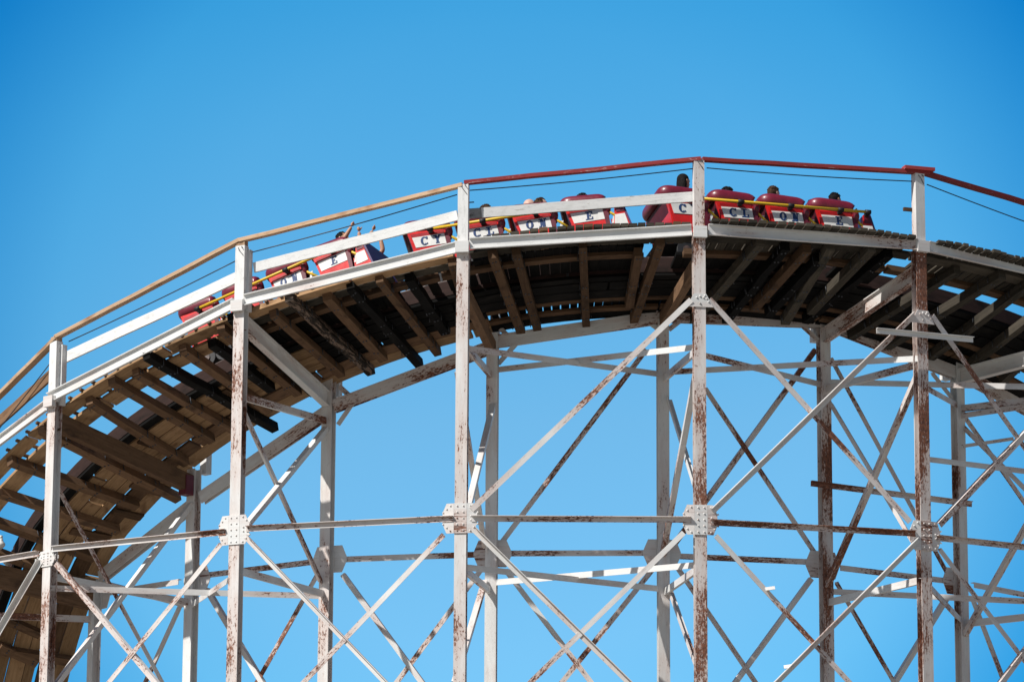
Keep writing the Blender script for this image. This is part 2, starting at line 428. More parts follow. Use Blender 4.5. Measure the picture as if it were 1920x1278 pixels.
def fbrace(ring, k, x0, y0, x1, y1, w=.075, out=True, rust=.4, off=None, name='diagonal_brace', w2=None):
    if x0 > x1: x0, y0, x1, y1 = x1, y1, x0, y0
    sgn = 1 if ring == 'O' else 1
    if off is None: off = CD/2+.02 if ring == 'O' else -CD/2-.03
    a, tt, n = chord(ring, k)
    p0, p1 = onface(ring, k, x0, y0, off), onface(ring, k, x1, y1, off)
    b = MB(); b.bar(p0, p1, angle(w, out, w2=w2), n, segs=1)
    return b.build(name, STEEL, TR, rust=rust)
# outer ring struts
for k, x0, y0, x1, y1, ru in [(-1, -120, 1070, 74, 1037, .5), (0, 98, 1029, 424, 997, .5), (1, 462, 991, 850, 972, .45), (2, 884, 972, 1296, 974, .45), (3, 1332, 979, 1716, 1000, .72), (4, 1756, 1008, 2050, 1040, .85)]:
    fbrace('O', k, x0, y0, x1, y1, .085, True, ru, off=CD/2+.03, name='ring_strut', w2=.06)
# inner ring struts
for k, x0, y0, x1, y1, ru in [(-1, 196, 1112, 335, 1090, .4), (0, 385, 1078, 594, 1052, .55), (1, 648, 1048, 895, 1039, .72), (2, 948, 1037, 1212, 1036, .75), (3, 1268, 1042, 1518, 1053, .7), (4, 1575, 1064, 1772, 1088, .7), (5, 1826, 1096, 1960, 1122, .5)]:
    fbrace('I', k, x0, y0, x1, y1, .09, False, ru, off=-CD/2-.02, name='ring_strut', w2=.06)
# outer face diagonals (upper panels)
for k, x0, y0, x1, y1, o, ru in [(2, 884, 955, 1296, 562, False, .4), (3, 1330, 561, 1706, 978, False, .58), (3, 1336, 958, 1714, 590, True, .25), (4, 1748, 592, 2040, 1010, False, .78), (4, 1762, 984, 2040, 690, False, .65)]:
    fbrace('O', k, x0, y0, x1, y1, .085, o, ru, off=CD/2+(.02 if x0 < x1 and y0 < y1 else .034))
# outer face diagonals (lower panels, running on below the picture)
def ext(x0, y0, x1, y1, Y): f = (Y-y0)/(y1-y0); return x0, y0, x0+(x1-x0)*f, Y
for k, q, ru, o in [(-1, (78, 1052, 0, 1185), .25, True), (0, (104, 1056, 290, 1278), .3, False), (0, (414, 1020, 205, 1278), .35, False), (1, (461, 1006, 722, 1278), .38, True), (1, (832, 1002, 570, 1278), .42, False),
                    (2, (886, 990, 1178, 1278), .36, True), (2, (1282, 998, 995, 1278), .36, False), (3, (1342, 1004, 1592, 1278), .6, False), (3, (1722, 1012, 1457, 1278), .2, True), (4, (1762, 1030, 1926, 1245), .85, False), (4, (1990, 1130, 1880, 1278), .5, False)]:
    q = ext(*q, 1440 if k > 0 else 1400)
    fbrace('O', k, *q, .078, o, ru, off=CD/2+(.02 if q[0] < q[2] else .034))
# inner face diagonals
for k, q, ru in [(2, (1212, 655, 941, 1016), .68), (3, (1322, 728, 1534, 1046), .58), (3, (1530, 655, 1262, 1024), .66), (4, (1558, 672, 1780, 1082), .7), (5, (1812, 785, 1990, 1040), .5),
                 (0, (386, 1104, 480, 1262), .35), (0, (598, 1072, 482, 1278), .68), (-1, (338, 1133, 272, 1278), .8), (1, (642, 1076, 790, 1278), .22), (1, (902, 1068, 744, 1278), .62),
                 (2, (948, 1068, 1108, 1278), .12), (2, (1226, 1064, 1054, 1278), .5), (3, (1258, 1046, 1416, 1278), .55), (3, (1522, 1084, 1380, 1278), .4), (4, (1568, 1092, 1676, 1278), .45), (4, (1776, 1122, 1680, 1278), .3), (5, (1824, 1120, 1884, 1278), .45)]:
    if q[3] >= 1260: q = ext(*q, 1430)
    fbrace('I', k, *q, .08, False, ru, off=-CD/2-(.03 if q[0] < q[2] else .045))
def nbrace(A, B, w=.08, rust=.4, name='diagonal_brace', prof=None, up=None, jo=0.0):
    """member between two points of column axes"""
    p0, p1 = A, B
    upv = up or V((p1-p0).cross(V((0, 0, 1)))).normalized()
    if upv.dot(EYE-p0) < 0: upv = -upv
    b = MB(); b.bar(p0, p1, prof or angle(w, False), upv)
    return b.build(name, STEEL, TR, rust=rust)
def off_tan(ph, s): return V((math.cos(ph), math.sin(ph), 0))*s
# bents: braces in the radial planes; ('O' row, 'I' row)
BENT = [(0, 900, 1350, .5), (0, 1296, 945, .35), (1, 752, 1092, .62), (1, 1002, 803, .06), (2, 700, 1030, .5), (2, 990, 760, .0), (3, 690, 1040, .5), (3, 965, 745, .04), (4, 706, 1098, .68), (4, 1052, 752, .12), (5, 760, 1190, .5), (5, 1060, 800, .4), (2, 1280, 1090, .4), (3, 1290, 1100, .4)]
for i, (k, yo, yi, ru) in enumerate(BENT):
    s = .055 if i % 2 else -.055
    if k == 1: s *= .6
    pO = nO(k, yo, -CD/2)+off_tan(phO(k), s); pI = nI(k, yi, CD/2)+off_tan(phI(k), s)
    nbrace(pO, pI, .078, ru)
# bents: radial struts
for k, yo, yi, ru in [(0, 1080, 1128, .15), (1, 1068, 1112, .15), (2, 1060, 1106, .4), (3, 1062, 1108, .3), (4, 1086, 1128, .06), (5, 1140, 1168, .2), (1, 742, 788, .72), (2, 640, 702, .5), (3, 652, 708, .5), (4, 682, 728, .62), (5, 735, 765, .6), (-1, 1148, 1160, .8)]:
    pO = nO(k, yo, -CD/2); pI = nI(k, yi, CD/2)
    b = MB(); b.bar(pO, pI, channel(.105, .05), V((math.cos(phO(k)), math.sin(phO(k)), 0))*(-1 if k < 3 else 1)+V((0, 0, 0)))
    b.build('radial_strut', STEEL, TR, rust=ru)
# plan bracing between the bents
for A, B, ru in [(nO(2, 652), nI(3, 702), .3), (nI(2, 694), nO(3, 650), .2), (nO(3, 664), nI(4, 722), .35), (nI(3, 698), nO(4, 672), .55), (nI(4, 716), nO(5, 728), .2), (nO(4, 722), nI(5, 760), .4), (nI(5, 780), nO(5, 742), .6),
                 (nO(2, 1062), nI(3, 1104), .2), (nI(2, 1092), nO(3, 1058), .18), (nI(4, 1108), nO(5, 1134), .55), (nO(4, 1088), nI(5, 1164), .85), (nO(0, 1102), nI(1, 1117), .22), (nI(0, 1134), nO(1, 1078), .08), (nI(-1, 1090), nI(0, 1136), .25)]:
    nbrace(A, B, .09, ru, 'plan_brace')
# white I beams between the inner columns that the ties end at
INB = [(-1, (190, 1080, 362, 944)), (0, (378, 932, 611, 772)), (1, (626, 760, 918, 650)), (2, (932, 638, 1238, 593)), (3, (1250, 590, 1538, 601)), (4, (1556, 606, 1790, 697)), (5, (1810, 702, 1990, 800))]
for k, q in INB:
    a, tt, n = chord('I', k)
    p0, p1 = onface('I', k, q[0], q[1]+2), onface('I', k, q[2], q[3]+2)
    b = MB(); b.bar(p0, p1, hsec(.2, .11)[::1], n); b.build('deck_beam', STEEL, TR, rust=.42 if k not in (3,) else .6)
# knee braces at the heads of the inner columns
for k, q in [(1, (636, 724, 664, 750)), (1, (664, 752, 634, 796)), (2, (938, 616, 962, 638)), (2, (970, 642, 934, 682)), (3, (1204, 596, 1242, 622)), (2, (1292, 588, 1254, 618)), (3, (1490, 598, 1534, 638)), (4, (1748, 700, 1786, 748))]:
    x0, y0, x1, y1 = q
    kk = k if k in (0, 1, 2, 3, 4) else 2
    if k == 3 and x0 < 1250: kk = 2
    if k == 2 and x0 > 1250: kk = 3
    fbrace('I', kk, x0, y0, x1, y1, .075, False, .4, off=.0, name='knee_brace')
# cap beams of the bents under the ties
def capbeam(k, yo, yi, h, wd, mat, rust, dro=-.08, dri=.08, prof=None):
    pO, pI = nO(k, yo, dro), nI(k, yi, dri)
    b = MB(); b.bar(pO, pI, prof or rect(wd, h), V((0, 0, 1)))
    return b.build('cap_beam', mat, TR, rust=rust, tint=.6)
capbeam(-1, 1050, 1122, .36, .14, W_BRN, 0)
capbeam(0, 792, 908, .275, .14, W_BRN, 0).__setitem__('tint', .3)
capbeam(1, 606, 748, .24, .1, STEEL, .18, prof=hsec(.12, .24))
capbeam(2, 545, 652, .2, .12, W_BRN, .3, prof=rect(.12, .2))
capbeam(3, 492, 598, .2, .12, W_BRN, .4)
capbeam(4, 512, 628, .24, .1, STEEL, .62, prof=hsec(.1, .24))
capbeam(5, 640, 705, .24, .1, STEEL, .15, prof=hsec(.12, .24))
# dark red end plate on the big timber
p = nI(0, 908, .17); pr = pol(1, phI(0)); b = MB(); b.bar(p-V((0, 0, .17)), p+V((0, 0, .14)), rect(.17, .16), pr)
for i in range(4):
    b.rivet(p+pr*.08+V((0, 0, -.1+.07*i))+off_tan(phI(0), .03), pr, .02)
b.build('bracket', M_DMAR, TR)
# deck beams between the outer columns: channels with their flanges to the front
OB = [(-1, (-150, 940, 88, 761)), (0, (92, 747, 441, 569)), (1, (459, 563, 859, 464)), (2, (880, 457.5, 1297, 432)), (3, (1328, 431, 1721, 459)), (4, (1740, 463, 2060, 535))]
for k, q in OB:
    a, tt, n = chord('O', k)
    p0, p1 = onface('O', k, q[0], q[1], CD/2+.01), onface('O', k, q[2], q[3], CD/2+.01)
    b = MB(); b.bar(p0, p1, channel(.168, .055), n); b.build('deck_beam', STEEL, TR, rust=-.2 if k in (0, 1, 2) else .16)
# collars where the beams meet the columns
for k, y in [(0, 753), (1, 574), (2, 464), (3, 436), (4, 463)]:
    ph = phO(k); n = radial(ph); tg_ = V((math.cos(ph), math.sin(ph), 0)); c = axis_at(ROUT+CD/2, ph, y)+n*.006
    b = MB(); b.poly([c-tg_*.1-V((0, 0, .085)), c+tg_*.1-V((0, 0, .085)), c+tg_*.1+V((0, 0, .085)), c-tg_*.1+V((0, 0, .085))], n, .075)
    for i in (-1, 1):
        for j in (-1, 1): b.rivet(c+tg_*i*.045+V((0, 0, .14*0-.115-.03*j)), n, .01)
    b.build('collar_plate', STEEL, colO[k], rust=.05)
# small loose brackets clamped to braces
for (x, y, k, ring) in [(1444, 1104, 3, 'O'), (1479, 1250, 3, 'O')]:
    p = onface(ring, k, x, y, CD/2+.06); b = MB(); b.bar(p-V((.07, 0, 0)), p+V((.07, 0, .02)), angle(.06, False), V((0, -1, .6)))
    b.build('clip', STEEL, TR, rust=.05)

# ------------------------------------------------------------------ timber track
TK = empty('coaster_track', (0, -10.5, 16), 'dark timber track deck of ties and boards curving over the steel trestle', 'track')
TIES = [((19, 870), (258, 953), 'b'), ((78, 811), (335, 940), 'b'), ((0, 930), (222, 1000), 'b'), ((-40, 972), (178, 1050), 'b'), ((-60, 1020), (150, 1097), 'b'), ((15, 1166), (75, 1192), 'b'), ((0, 1215), (70, 1245), 'b'), ((168, 758), (350, 873), 'b'),
        ((210, 720), (398, 830), 'b'), ((255, 705), (438, 810), 'b'), ((275, 673), (527, 815), 'k'), ((343, 660), (505, 775), 'n'), ((398, 650), (510, 735), 'k'), ((415, 623), (560, 742), 'n'), ((430, 598), (590, 742), 'k'),
        ((513, 594), (641, 707), 'b'), ((541, 563), (697, 703), 'c'), ((614, 563), (720, 678), 'b'), ((658, 544), (790, 692), 'k'), ((712, 530), (822, 667), 'b'), ((768, 527), (836, 628), 'k'), ((849, 498), (880, 600), 'b'),
        ((924, 484), (978, 628), 'b'), ((968, 478), (1008, 620), 'b'), ((1093, 465), (1100, 624), 'b'), ((1198, 480), (1180, 578), 'b'), ((1239, 459), (1188, 609), 'b'),
        ((1426, 461), (1300, 607), 'd'), ((1474, 469), (1361, 607), 'k'), ((1514, 473), (1413, 584), 'b'), ((1537, 490), (1441, 595), 'k'), ((1557, 470), (1472, 609), 'd'), ((1635, 472), (1520, 590), 'g'), ((1668, 482), (1510, 607), 'k'),
        ((1795, 513), (1595, 637), 'd'), ((1880, 523), (1663, 655), 'd'), ((1935, 536), (1745, 675), 'd'), ((1990, 560), (1820, 690), 'g'), ((2020, 590), (1880, 720), 'd'), ((2060, 610), (1950, 730), 'd')]
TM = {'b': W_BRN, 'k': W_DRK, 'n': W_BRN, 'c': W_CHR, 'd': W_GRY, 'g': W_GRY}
TIE_H = .14
for a, c, mk in TIES:
    A, Cc = ondeck(*a), ondeck(*c)
    if A is None or Cc is None: print('tie miss', a, c, A, Cc); continue
    ra, rc = min(A[0], 12.02), max(Cc[0], 8.75)
    pa, pc = A[1], Cc[1]
    p0, p1 = DP(ra, pa, TIE_H/2), DP(rc, pc, TIE_H/2)
    N = frame((ra+rc)/2, (pa+pc)/2)[3]
    b = MB(); w_ = random.uniform(.115, .14)
    b.bar(p0, p1, rect(w_, TIE_H), N, segs=6, jit=.012 if mk in 'kc' else .002)
    sidev = (p1-p0).cross(N).normalized(); Lt = (p1-p0).length
    for rr in (11.65, 11.35, 10.42, 10.12, 9.66, 9.32):
        f_ = (ra-rr)/max(.1, ra-rc)
        if not .03 < f_ < .97: continue
        for _q in range(random.choice((1, 2, 2, 3))):
            c_ = p0.lerp(p1, f_+random.uniform(-.03, .03))+sidev*(random.choice((-1, 1))*(w_/2+.012)+random.uniform(-.012, .012))+N*.05
            b.tube([c_, c_-N*random.uniform(.06, .14)+sidev*random.uniform(-.012, .012)], .0075, 5, m=1)
        c_ = p0.lerp(p1, f_)-N*(TIE_H/2)
        for _q in (-1, 1): b.rivet(c_+sidev*.025*_q+(p1-p0)*random.uniform(-.01, .01), -N, .016, m=1)
    b.build('cross_tie', [TM[mk], M_NAIL], TK, tint=random.uniform(.35, .9) if pa < -.47 else (random.uniform(.3, .9) if mk in 'dg' else random.uniform(-.25, .25)) if pa > -.15 else random.uniform(.0, .4))
for ph in (-1.12, -1.2, -1.28, -1.36, .98, 1.06):
    b = MB(); b.bar(DP(11.75, ph, .07), DP(9.0, ph, .07), rect(.13, TIE_H), frame(10, ph)[3]); b.build('cross_tie', W_BRN, TK, tint=.5)

def ribbon(r0, r1, h0, h1, a, b_, mat, name, tint=None, step=.03, wob=.0, label=None):
    n = max(1, int(round(abs(b_-a)/step))); rings = []
    for i in range(n+1):
        ph = a+(b_-a)*i/n
        p0, T, B, N = frame(r0, ph); p1 = surf(r1, ph)
        o = random.uniform(-wob, wob)
        rings.append([p0+N*h0+B*o, p1+N*h0+B*o, p1+N*h1+B*o, p0+N*h1+B*o])
    m = MB(); m.sweep(rings)
    return m.build(name, mat, TK, tint=random.random() if tint is None else tint, label=label)
def planks(r0, r1, h0, h1, a, b_, mat, name='plank', L=.29, off=0.0, **k):
    x = a-off
    while x < b_:
        s, e_ = max(a, x), min(b_, x+L-.004)
        if e_-s > .02: ribbon(r0, r1, h0, h1, s, e_, mat, name, **k)
        x += L
T0 = TIE_H+.003
# --- left part, pale new boards with a strip of sky between walkway and track
planks(11.86, 11.62, T0, T0+.045, -1.5, -.425, W_NEW, L=.24)
planks(11.50, 11.20, T0, T0+.045, -1.5, -.47, W_NEW, L=.31, off=.1)
planks(11.60, 11.52, T0+.05, T0+.075, -.70, -.425, W_PINK, L=.11)
planks(10.28, 10.02, T0, T0+.05, -1.5, -.40, W_NEW, L=.27, off=.12)
planks(10.00, 9.74, T0, T0+.05, -1.5, -.40, W_NEW, L=.33, off=.02)
planks(9.725, 9.56, T0, T0+.05, -1.5, -.40, W_NEW, L=.29, off=.2)
planks(9.50, 9.24, T0, T0+.05, -1.5, -.13, W_BRN, L=.25, off=.17)
planks(9.225, 8.96, T0, T0+.05, -1.5, -.13, W_NEW, L=.28, off=.06)
for ph, r0, r1 in ((-.80, 9.62, 9.0), (-.865, 9.5, 8.98), (-.60, 9.55, 9.0), (-.93, 9.9, 9.2), (-1.03, 9.5, 9.0), (-.55, 10.2, 9.6), (-.71, 10.25, 9.8)):
    b = MB(); b.bar(DP(r0, ph, T0-.021), DP(r1, ph+.004, T0-.021), rect(.15, .035), frame(9.5, ph)[3]); b.build('patch_board', W_BRN, TK, tint=random.uniform(-.2, .5))
# --- bay with charred boards
planks(11.86, 11.66, T0-.02, T0+.06, -.425, -.145, W_NEW, L=.15, tint=.9)
planks(11.60, 11.40, T0, T0+.045, -.425, -.13, W_GRY, L=.2)
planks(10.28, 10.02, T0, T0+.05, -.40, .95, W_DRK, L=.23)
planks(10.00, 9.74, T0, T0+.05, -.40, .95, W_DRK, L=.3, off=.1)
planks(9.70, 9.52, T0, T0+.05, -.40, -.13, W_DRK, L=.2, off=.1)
# --- stringers under the walkways further on
planks(11.80, 11.60, T0, T0+.05, -.125, .95, W_GRY, L=.29)
planks(11.22, 11.08, T0, T0+.09, -.46, .094, W_BRN, L=.29, tint=.15)
planks(11.22, 11.08, T0, T0+.09, .153, .95, W_BRN, L=.29, tint=.1)
planks(9.72, 9.60, T0, T0+.07, -.13, .95, W_BRN, L=.25, tint=.2)
planks(9.36, 9.24, T0, T0+.05, -.13, .95, W_BRN, L=.28, tint=.3)
planks(9.235, 9.00, T0, T0+.05, -.13, .95, W_DRK, L=.28)
# --- rails on their laminated stacks
for r0, r1 in ((10.48, 10.31), (9.735, 9.57)):
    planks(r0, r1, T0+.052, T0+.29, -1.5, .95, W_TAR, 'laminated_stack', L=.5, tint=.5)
    for i in range(5):
        a = -1.5+.49*i
        ribbon(r0-.02, r1+.03, T0+.292, T0+.315, a, a+.489, M_RAIL, 'track_rail')
planks(10.47, 10.32, T0, T0+.05, -1.5, .95, W_DRK, L=.4)
# --- radial walkway boards
nb = [0]
def radial_boards(r0, r1, a, b_, pitch, gap, h0, name, mats, skip=(), over=.0, wob=.02, stuff=None):
    x = a; acc = MB() if stuff else None
    while x < b_:
        wd = pitch*random.uniform(.88, 1.1); mid = x+wd/2/r0
        sk = any(s0 < mid < s1 for s0, s1 in skip)
        if not sk:
            ro = r0+random.uniform(-wob, wob)+over; hh = .048*random.uniform(.9, 1.1)
            p0, p1 = DP(ro, mid, h0+hh/2), DP(r1, mid, h0+hh/2)
            N = frame(ro, mid)[3]
            T_ = frame(ro, mid)[1]
            N = (N+T_*random.uniform(-.02, .02)).normalized()
            wj = wd-gap*random.choice((.6, 1, 1, 1.5))
            pf = [(-wj/2, -hh/2), (wj/2, -hh/2), (wj/2*r1/r0, hh/2), (-wj/2*r1/r0, hh/2)]
            wi = wj*r1/r0
            a_ = (p1-p0).normalized().cross(N).normalized()
            rg = [[p0-a_*wj/2-N*hh/2, p0+a_*wj/2-N*hh/2, p0+a_*wj/2+N*hh/2, p0-a_*wj/2+N*hh/2], [p1-a_*wi/2-N*hh/2, p1+a_*wi/2-N*hh/2, p1+a_*wi/2+N*hh/2, p1-a_*wi/2+N*hh/2]]
            if stuff: acc.sweep(rg)
            else:
                b = MB(); b.sweep(rg); b.build(name, random.choice(mats), TK, tint=random.random())
        x += wd/r0
    if stuff:
        o = acc.build(name, mats[0], TK, tint=.4); o['kind'] = 'stuff'
radial_boards(12.05, 11.42, -.105, .142, .135, .016, T0+.07, 'walkway_board', [W_GRY, W_GRY, W_GRY, W_GRY, W_BRN])
radial_boards(11.415, 11.0, -.125, .142, .135, .006, T0+.055, 'walkway_filler', [W_DRK], skip=((.094, .153),), stuff=True)
radial_boards(12.2, 11.0, .172, .436, .142, .028, T0+.062, 'walkway_board', [W_GRY])
radial_boards(12.2, 11.0, .470, .80, .142, .028, T0+.06, 'walkway_board', [W_GRY])
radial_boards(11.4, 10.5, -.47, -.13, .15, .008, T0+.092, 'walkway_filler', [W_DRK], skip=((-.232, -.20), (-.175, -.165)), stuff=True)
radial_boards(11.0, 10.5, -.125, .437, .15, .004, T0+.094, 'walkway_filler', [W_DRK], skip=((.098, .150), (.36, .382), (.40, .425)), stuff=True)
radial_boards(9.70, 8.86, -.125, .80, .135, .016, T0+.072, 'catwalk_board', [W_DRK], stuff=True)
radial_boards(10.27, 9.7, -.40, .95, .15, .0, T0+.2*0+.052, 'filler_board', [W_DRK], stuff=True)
# --- cleats on the sloping walkway of the left part
for i in range(34):
    ph = -.82+.0205*i
    if ph > -.15: break
    b = MB(); b.bar(DP(11.90, ph, T0+.066), DP(11.25, ph, T0+.066), rect(.045, .035), frame(11.5, ph)[3]); b.build('cleat', W_BRN, TK, tint=random.random())

for (x, y) in ((4, 1031), (17, 1061)):
    q = ondeck(x, y+2); 
    c = DP(q[0], q[1], .16) if q else None
    if c:
        b = MB(); pts = [c+V((0, 0, -.09+.02*i)) for i in range(10)]
        b.tube(pts, [.012, .03, .055, .07, .078, .075, .06, .045, .04, .036], 12); b.tube([c+V((0, 0, .09)), c+V((0, 0, .14))], .034, 10); b.build('light_bulb', M_CWHT, TK, label='white round lamp bulb at a tie end')
# ------------------------------------------------------------------ railings
GR = empty('guard_railing', pol(12, 0, 17.5), 'outer guard railing of white posts and boards, brown top rail turning red to the right', 'railing')
PTOP = {-1: 800, 0: 641, 1: 462, 2: 347, 3: 300, 4: 327, 5: 415}
PBOT = {-1: 1010, 0: 740, 1: 565, 2: 459, 3: 431, 4: 456, 5: 540}
for k in range(-1, 6):
    p0, p1 = nO(k, PBOT[k]+14, .01), nO(k, PTOP[k], .01)
    up = pol(1, phO(k))
    b = MB(); b.bar(p0, p1, rect(.155, .13), up, segs=4)
    post = b.build('post', STEEL if k >= 3 else W_WHT, GR, tint=.5, rust=.30 if k == 4 else .12)
    if k in (0, 1):
        q = MB(); q.bar(p1+V((0, 0, .004)), p1+V((0, 0, .075)), rect(.14, .11), up); q.build('spacer_block', W_PINK, post, tint=.3)
        q = MB(); s = p1+off_tan(phO(k), .09)-pol(1, phO(k), 0)*.07
        q.bar(s-V((0, 0, 1.0)), s-V((0, 0, .05)), rect(.055, .1), up); q.build('post_board', W_WHT, post, tint=.4)
    if k in (1, 2, 3, 4):   # wire ties hanging at the head of the post
        q = MB(); c = p1+pol(1, phO(k), 0)*.07
        q.tube([c+off_tan(phO(k), -.03)-V((0, 0, .03)), c+off_tan(phO(k), .0)-V((0, 0, .08))+pol(1, phO(k))*.02, c+off_tan(phO(k), .06)-V((0, 0, .16))], .005, 5)
        q.tube([c+off_tan(phO(k), .03)-V((0, 0, .02)), c+off_tan(phO(k), .05)-V((0, 0, .05))+pol(1, phO(k))*.02], .007, 5); q.build('tie_wire', M_WIRE, post)
RAILT = [(-1, (-60, 800, 108, 633), W_PINK, .55), (0, (106, 632, 452, 450), W_PINK, .6), (1, (450, 451, 868, 347), W_PINK, .95), (2, (870, 343, 1314, 298.5), W_RED, .5), (3, (1316, 299, 1742, 324), W_RED, .45), (4, (1735, 325, 2090, 430), W_RED, .3)]
for k, q, m_, ti in RAILT:
    a, tt, n = chord('O', k)
    p0, p1 = onface('O', k, q[0], q[1], .03), onface('O', k, q[2], q[3], .03)
    b = MB(); b.bar(p0, p1, rect(.055, .115), n, segs=7, jit=.005); b.build('top_rail', m_, GR, tint=ti)
a, tt, n = chord('O', 3)
p0, p1 = onface('O', 3, 1694, 317, .06), onface('O', 3, 1750, 322, .06); b = MB(); b.bar(p0+V((0, 0, .02)), p1+V((0, 0, .02)), rect(.05, .15), n); b.build('splice_board', W_RED, GR, tint=.7)
MIDB = [(-1, (-40, 825, 96, 702), W_BRN, .9), (0, (123, 670, 444, 520), W_WHT, .5), (1, (476, 502, 858, 404), W_WHT, .5), (2, (903, 399, 1300, 369), W_WHT, .4)]
for k, q, m_, ti in MIDB:
    a, tt, n = chord('O', k)
    p0, p1 = onface('O', k, q[0], q[1], -.09), onface('O', k, q[2], q[3], -.09)
    b = MB(); b.bar(p0, p1, rect({0: .165, 1: .15, 2: .15}.get(k, .17), .04), n, segs=6, jit=.004); b.build('mid_board', m_, GR, tint=ti)
a, tt, n = chord('O', 2); b = MB(); b.bar(onface('O', 2, 878, 401, -.14), onface('O', 2, 1010, 391, -.14), rect(.15, .04), n); b.build('mid_board', W_GPL, GR, tint=.3, label='grey peeling board end behind white board')
WIRES = [(-1, (-40, 850, 96, 678)), (0, (129, 640, 444, 488)), (1, (472, 473, 857, 365)), (2, (881, 357, 1302, 316)), (3, (1325, 315, 1710, 340)), (4, (1738, 346, 2050, 460))]
for k, q in WIRES:
    p0, p1 = onface('O', k, q[0], q[1], -.02), onface('O', k, q[2], q[3], -.02)
    pts = [p0.lerp(p1, i/8)-V((0, 0, .02*math.sin(math.pi*i/8))) for i in range(9)]
    b = MB(); b.tube(pts, .0085, 6); b.build('safety_wire', M_WIRE, GR)
# stub bars nailed to posts
for k, (x0, y0, x1, y1), m_ in [(3, (1694, 392, 1716, 394), W_RED), (2, (872, 380, 889, 379), M_WIRE)]:
    p0, p1 = onface('O', k, x0, y0, -.05), onface('O', k, x1, y1, -.05); b = MB(); b.bar(p0, p1, rect(.05 if k == 3 else .015, .05 if k == 3 else .015), chord('O', k)[2]); b.build('stub', W_BRN if k == 3 else m_, GR, tint=0)
IR = empty('guard_railing', pol(8.9, .5, 17.0), 'far inner railing of grey peeling board and red rail glimpsed through deck gaps', 'railing')
for k in range(0, 6):
    ph = phI(k); b = MB(); b.bar(DP(8.82, ph, 0), DP(8.82, ph, 0)+V((0, 0, 1.0)), rect(.14, .12), pol(1, ph)); b.build('post', W_WHT, IR, tint=.4)
for k in range(1, 5):
    a, c = phI(k), phI(k+1)
    A, B = DP(8.9, a, 0), DP(8.9, c, 0); n = pol(1, (a+c)/2)
    b = MB(); b.bar(A+V((0, 0, .72)), B+V((0, 0, .72)), rect(.16, .04), n); b.build('mid_board', W_GPL, IR, tint=.5)
    b = MB(); b.bar(A+V((0, 0, .9)), B+V((0, 0, .9)), rect(.08, .11), n); b.build('top_rail', W_RED, IR, tint=.6)

# ------------------------------------------------------------------ loose steel bars fixed across the bents
for (ring, k, q, off, ru, lab) in [('O', 3, (1642, 615, 1734, 627), .17, .25, 'pale steel angle bar clamped across the right column below its top plate'), ]:
    pass
def loose(p0, p1, w_, ru, lab, n, out=True, up2=.05):
    b = MB(); b.bar(p0, p1, angle(w_, out, w2=up2), n)
    o = b.build('angle_bar', STEEL, None, rust=ru)
    return tag(o, lab, 'steel bar', None)
c4 = radial(phO(4))
def onplane(x, y, p, n):
    d = ray(x, y); return EYE+d*((p-EYE).dot(n)/d.dot(n))
q0 = pol(12.16, phO(4), 15)
loose(onplane(1643, 620, q0, c4), onplane(1824, 637, q0, c4), .08, .22, 'pale steel angle bar fixed across the rusty column below its upper plate', c4)
q1 = pol(RI+.22, phI(4), 15); n1 = radial(phI(4)*.8)
loose(onplane(1520, 906, q1, n1), onplane(1822, 945, q1, n1), .085, .86, 'long rust brown angle bar hung level between two columns, mid height', n1)
q2 = pol(10.4, phI(5), 15); n2 = radial(phI(5)*.6)
loose(onplane(1742, 861, q2, n2), onplane(1960, 888, q2, n2), .085, .05, 'pale grey flat bar running right from the rusty column to frame edge', n2, False)
q3 = pol(9.3, phI(5), 15); n3 = radial(phI(5)*.6)
loose(onplane(1806, 836, q3, n3), onplane(1900, 822, q3, n3), .055, .6, 'short brown bar between far column and crossing braces', n3, False)
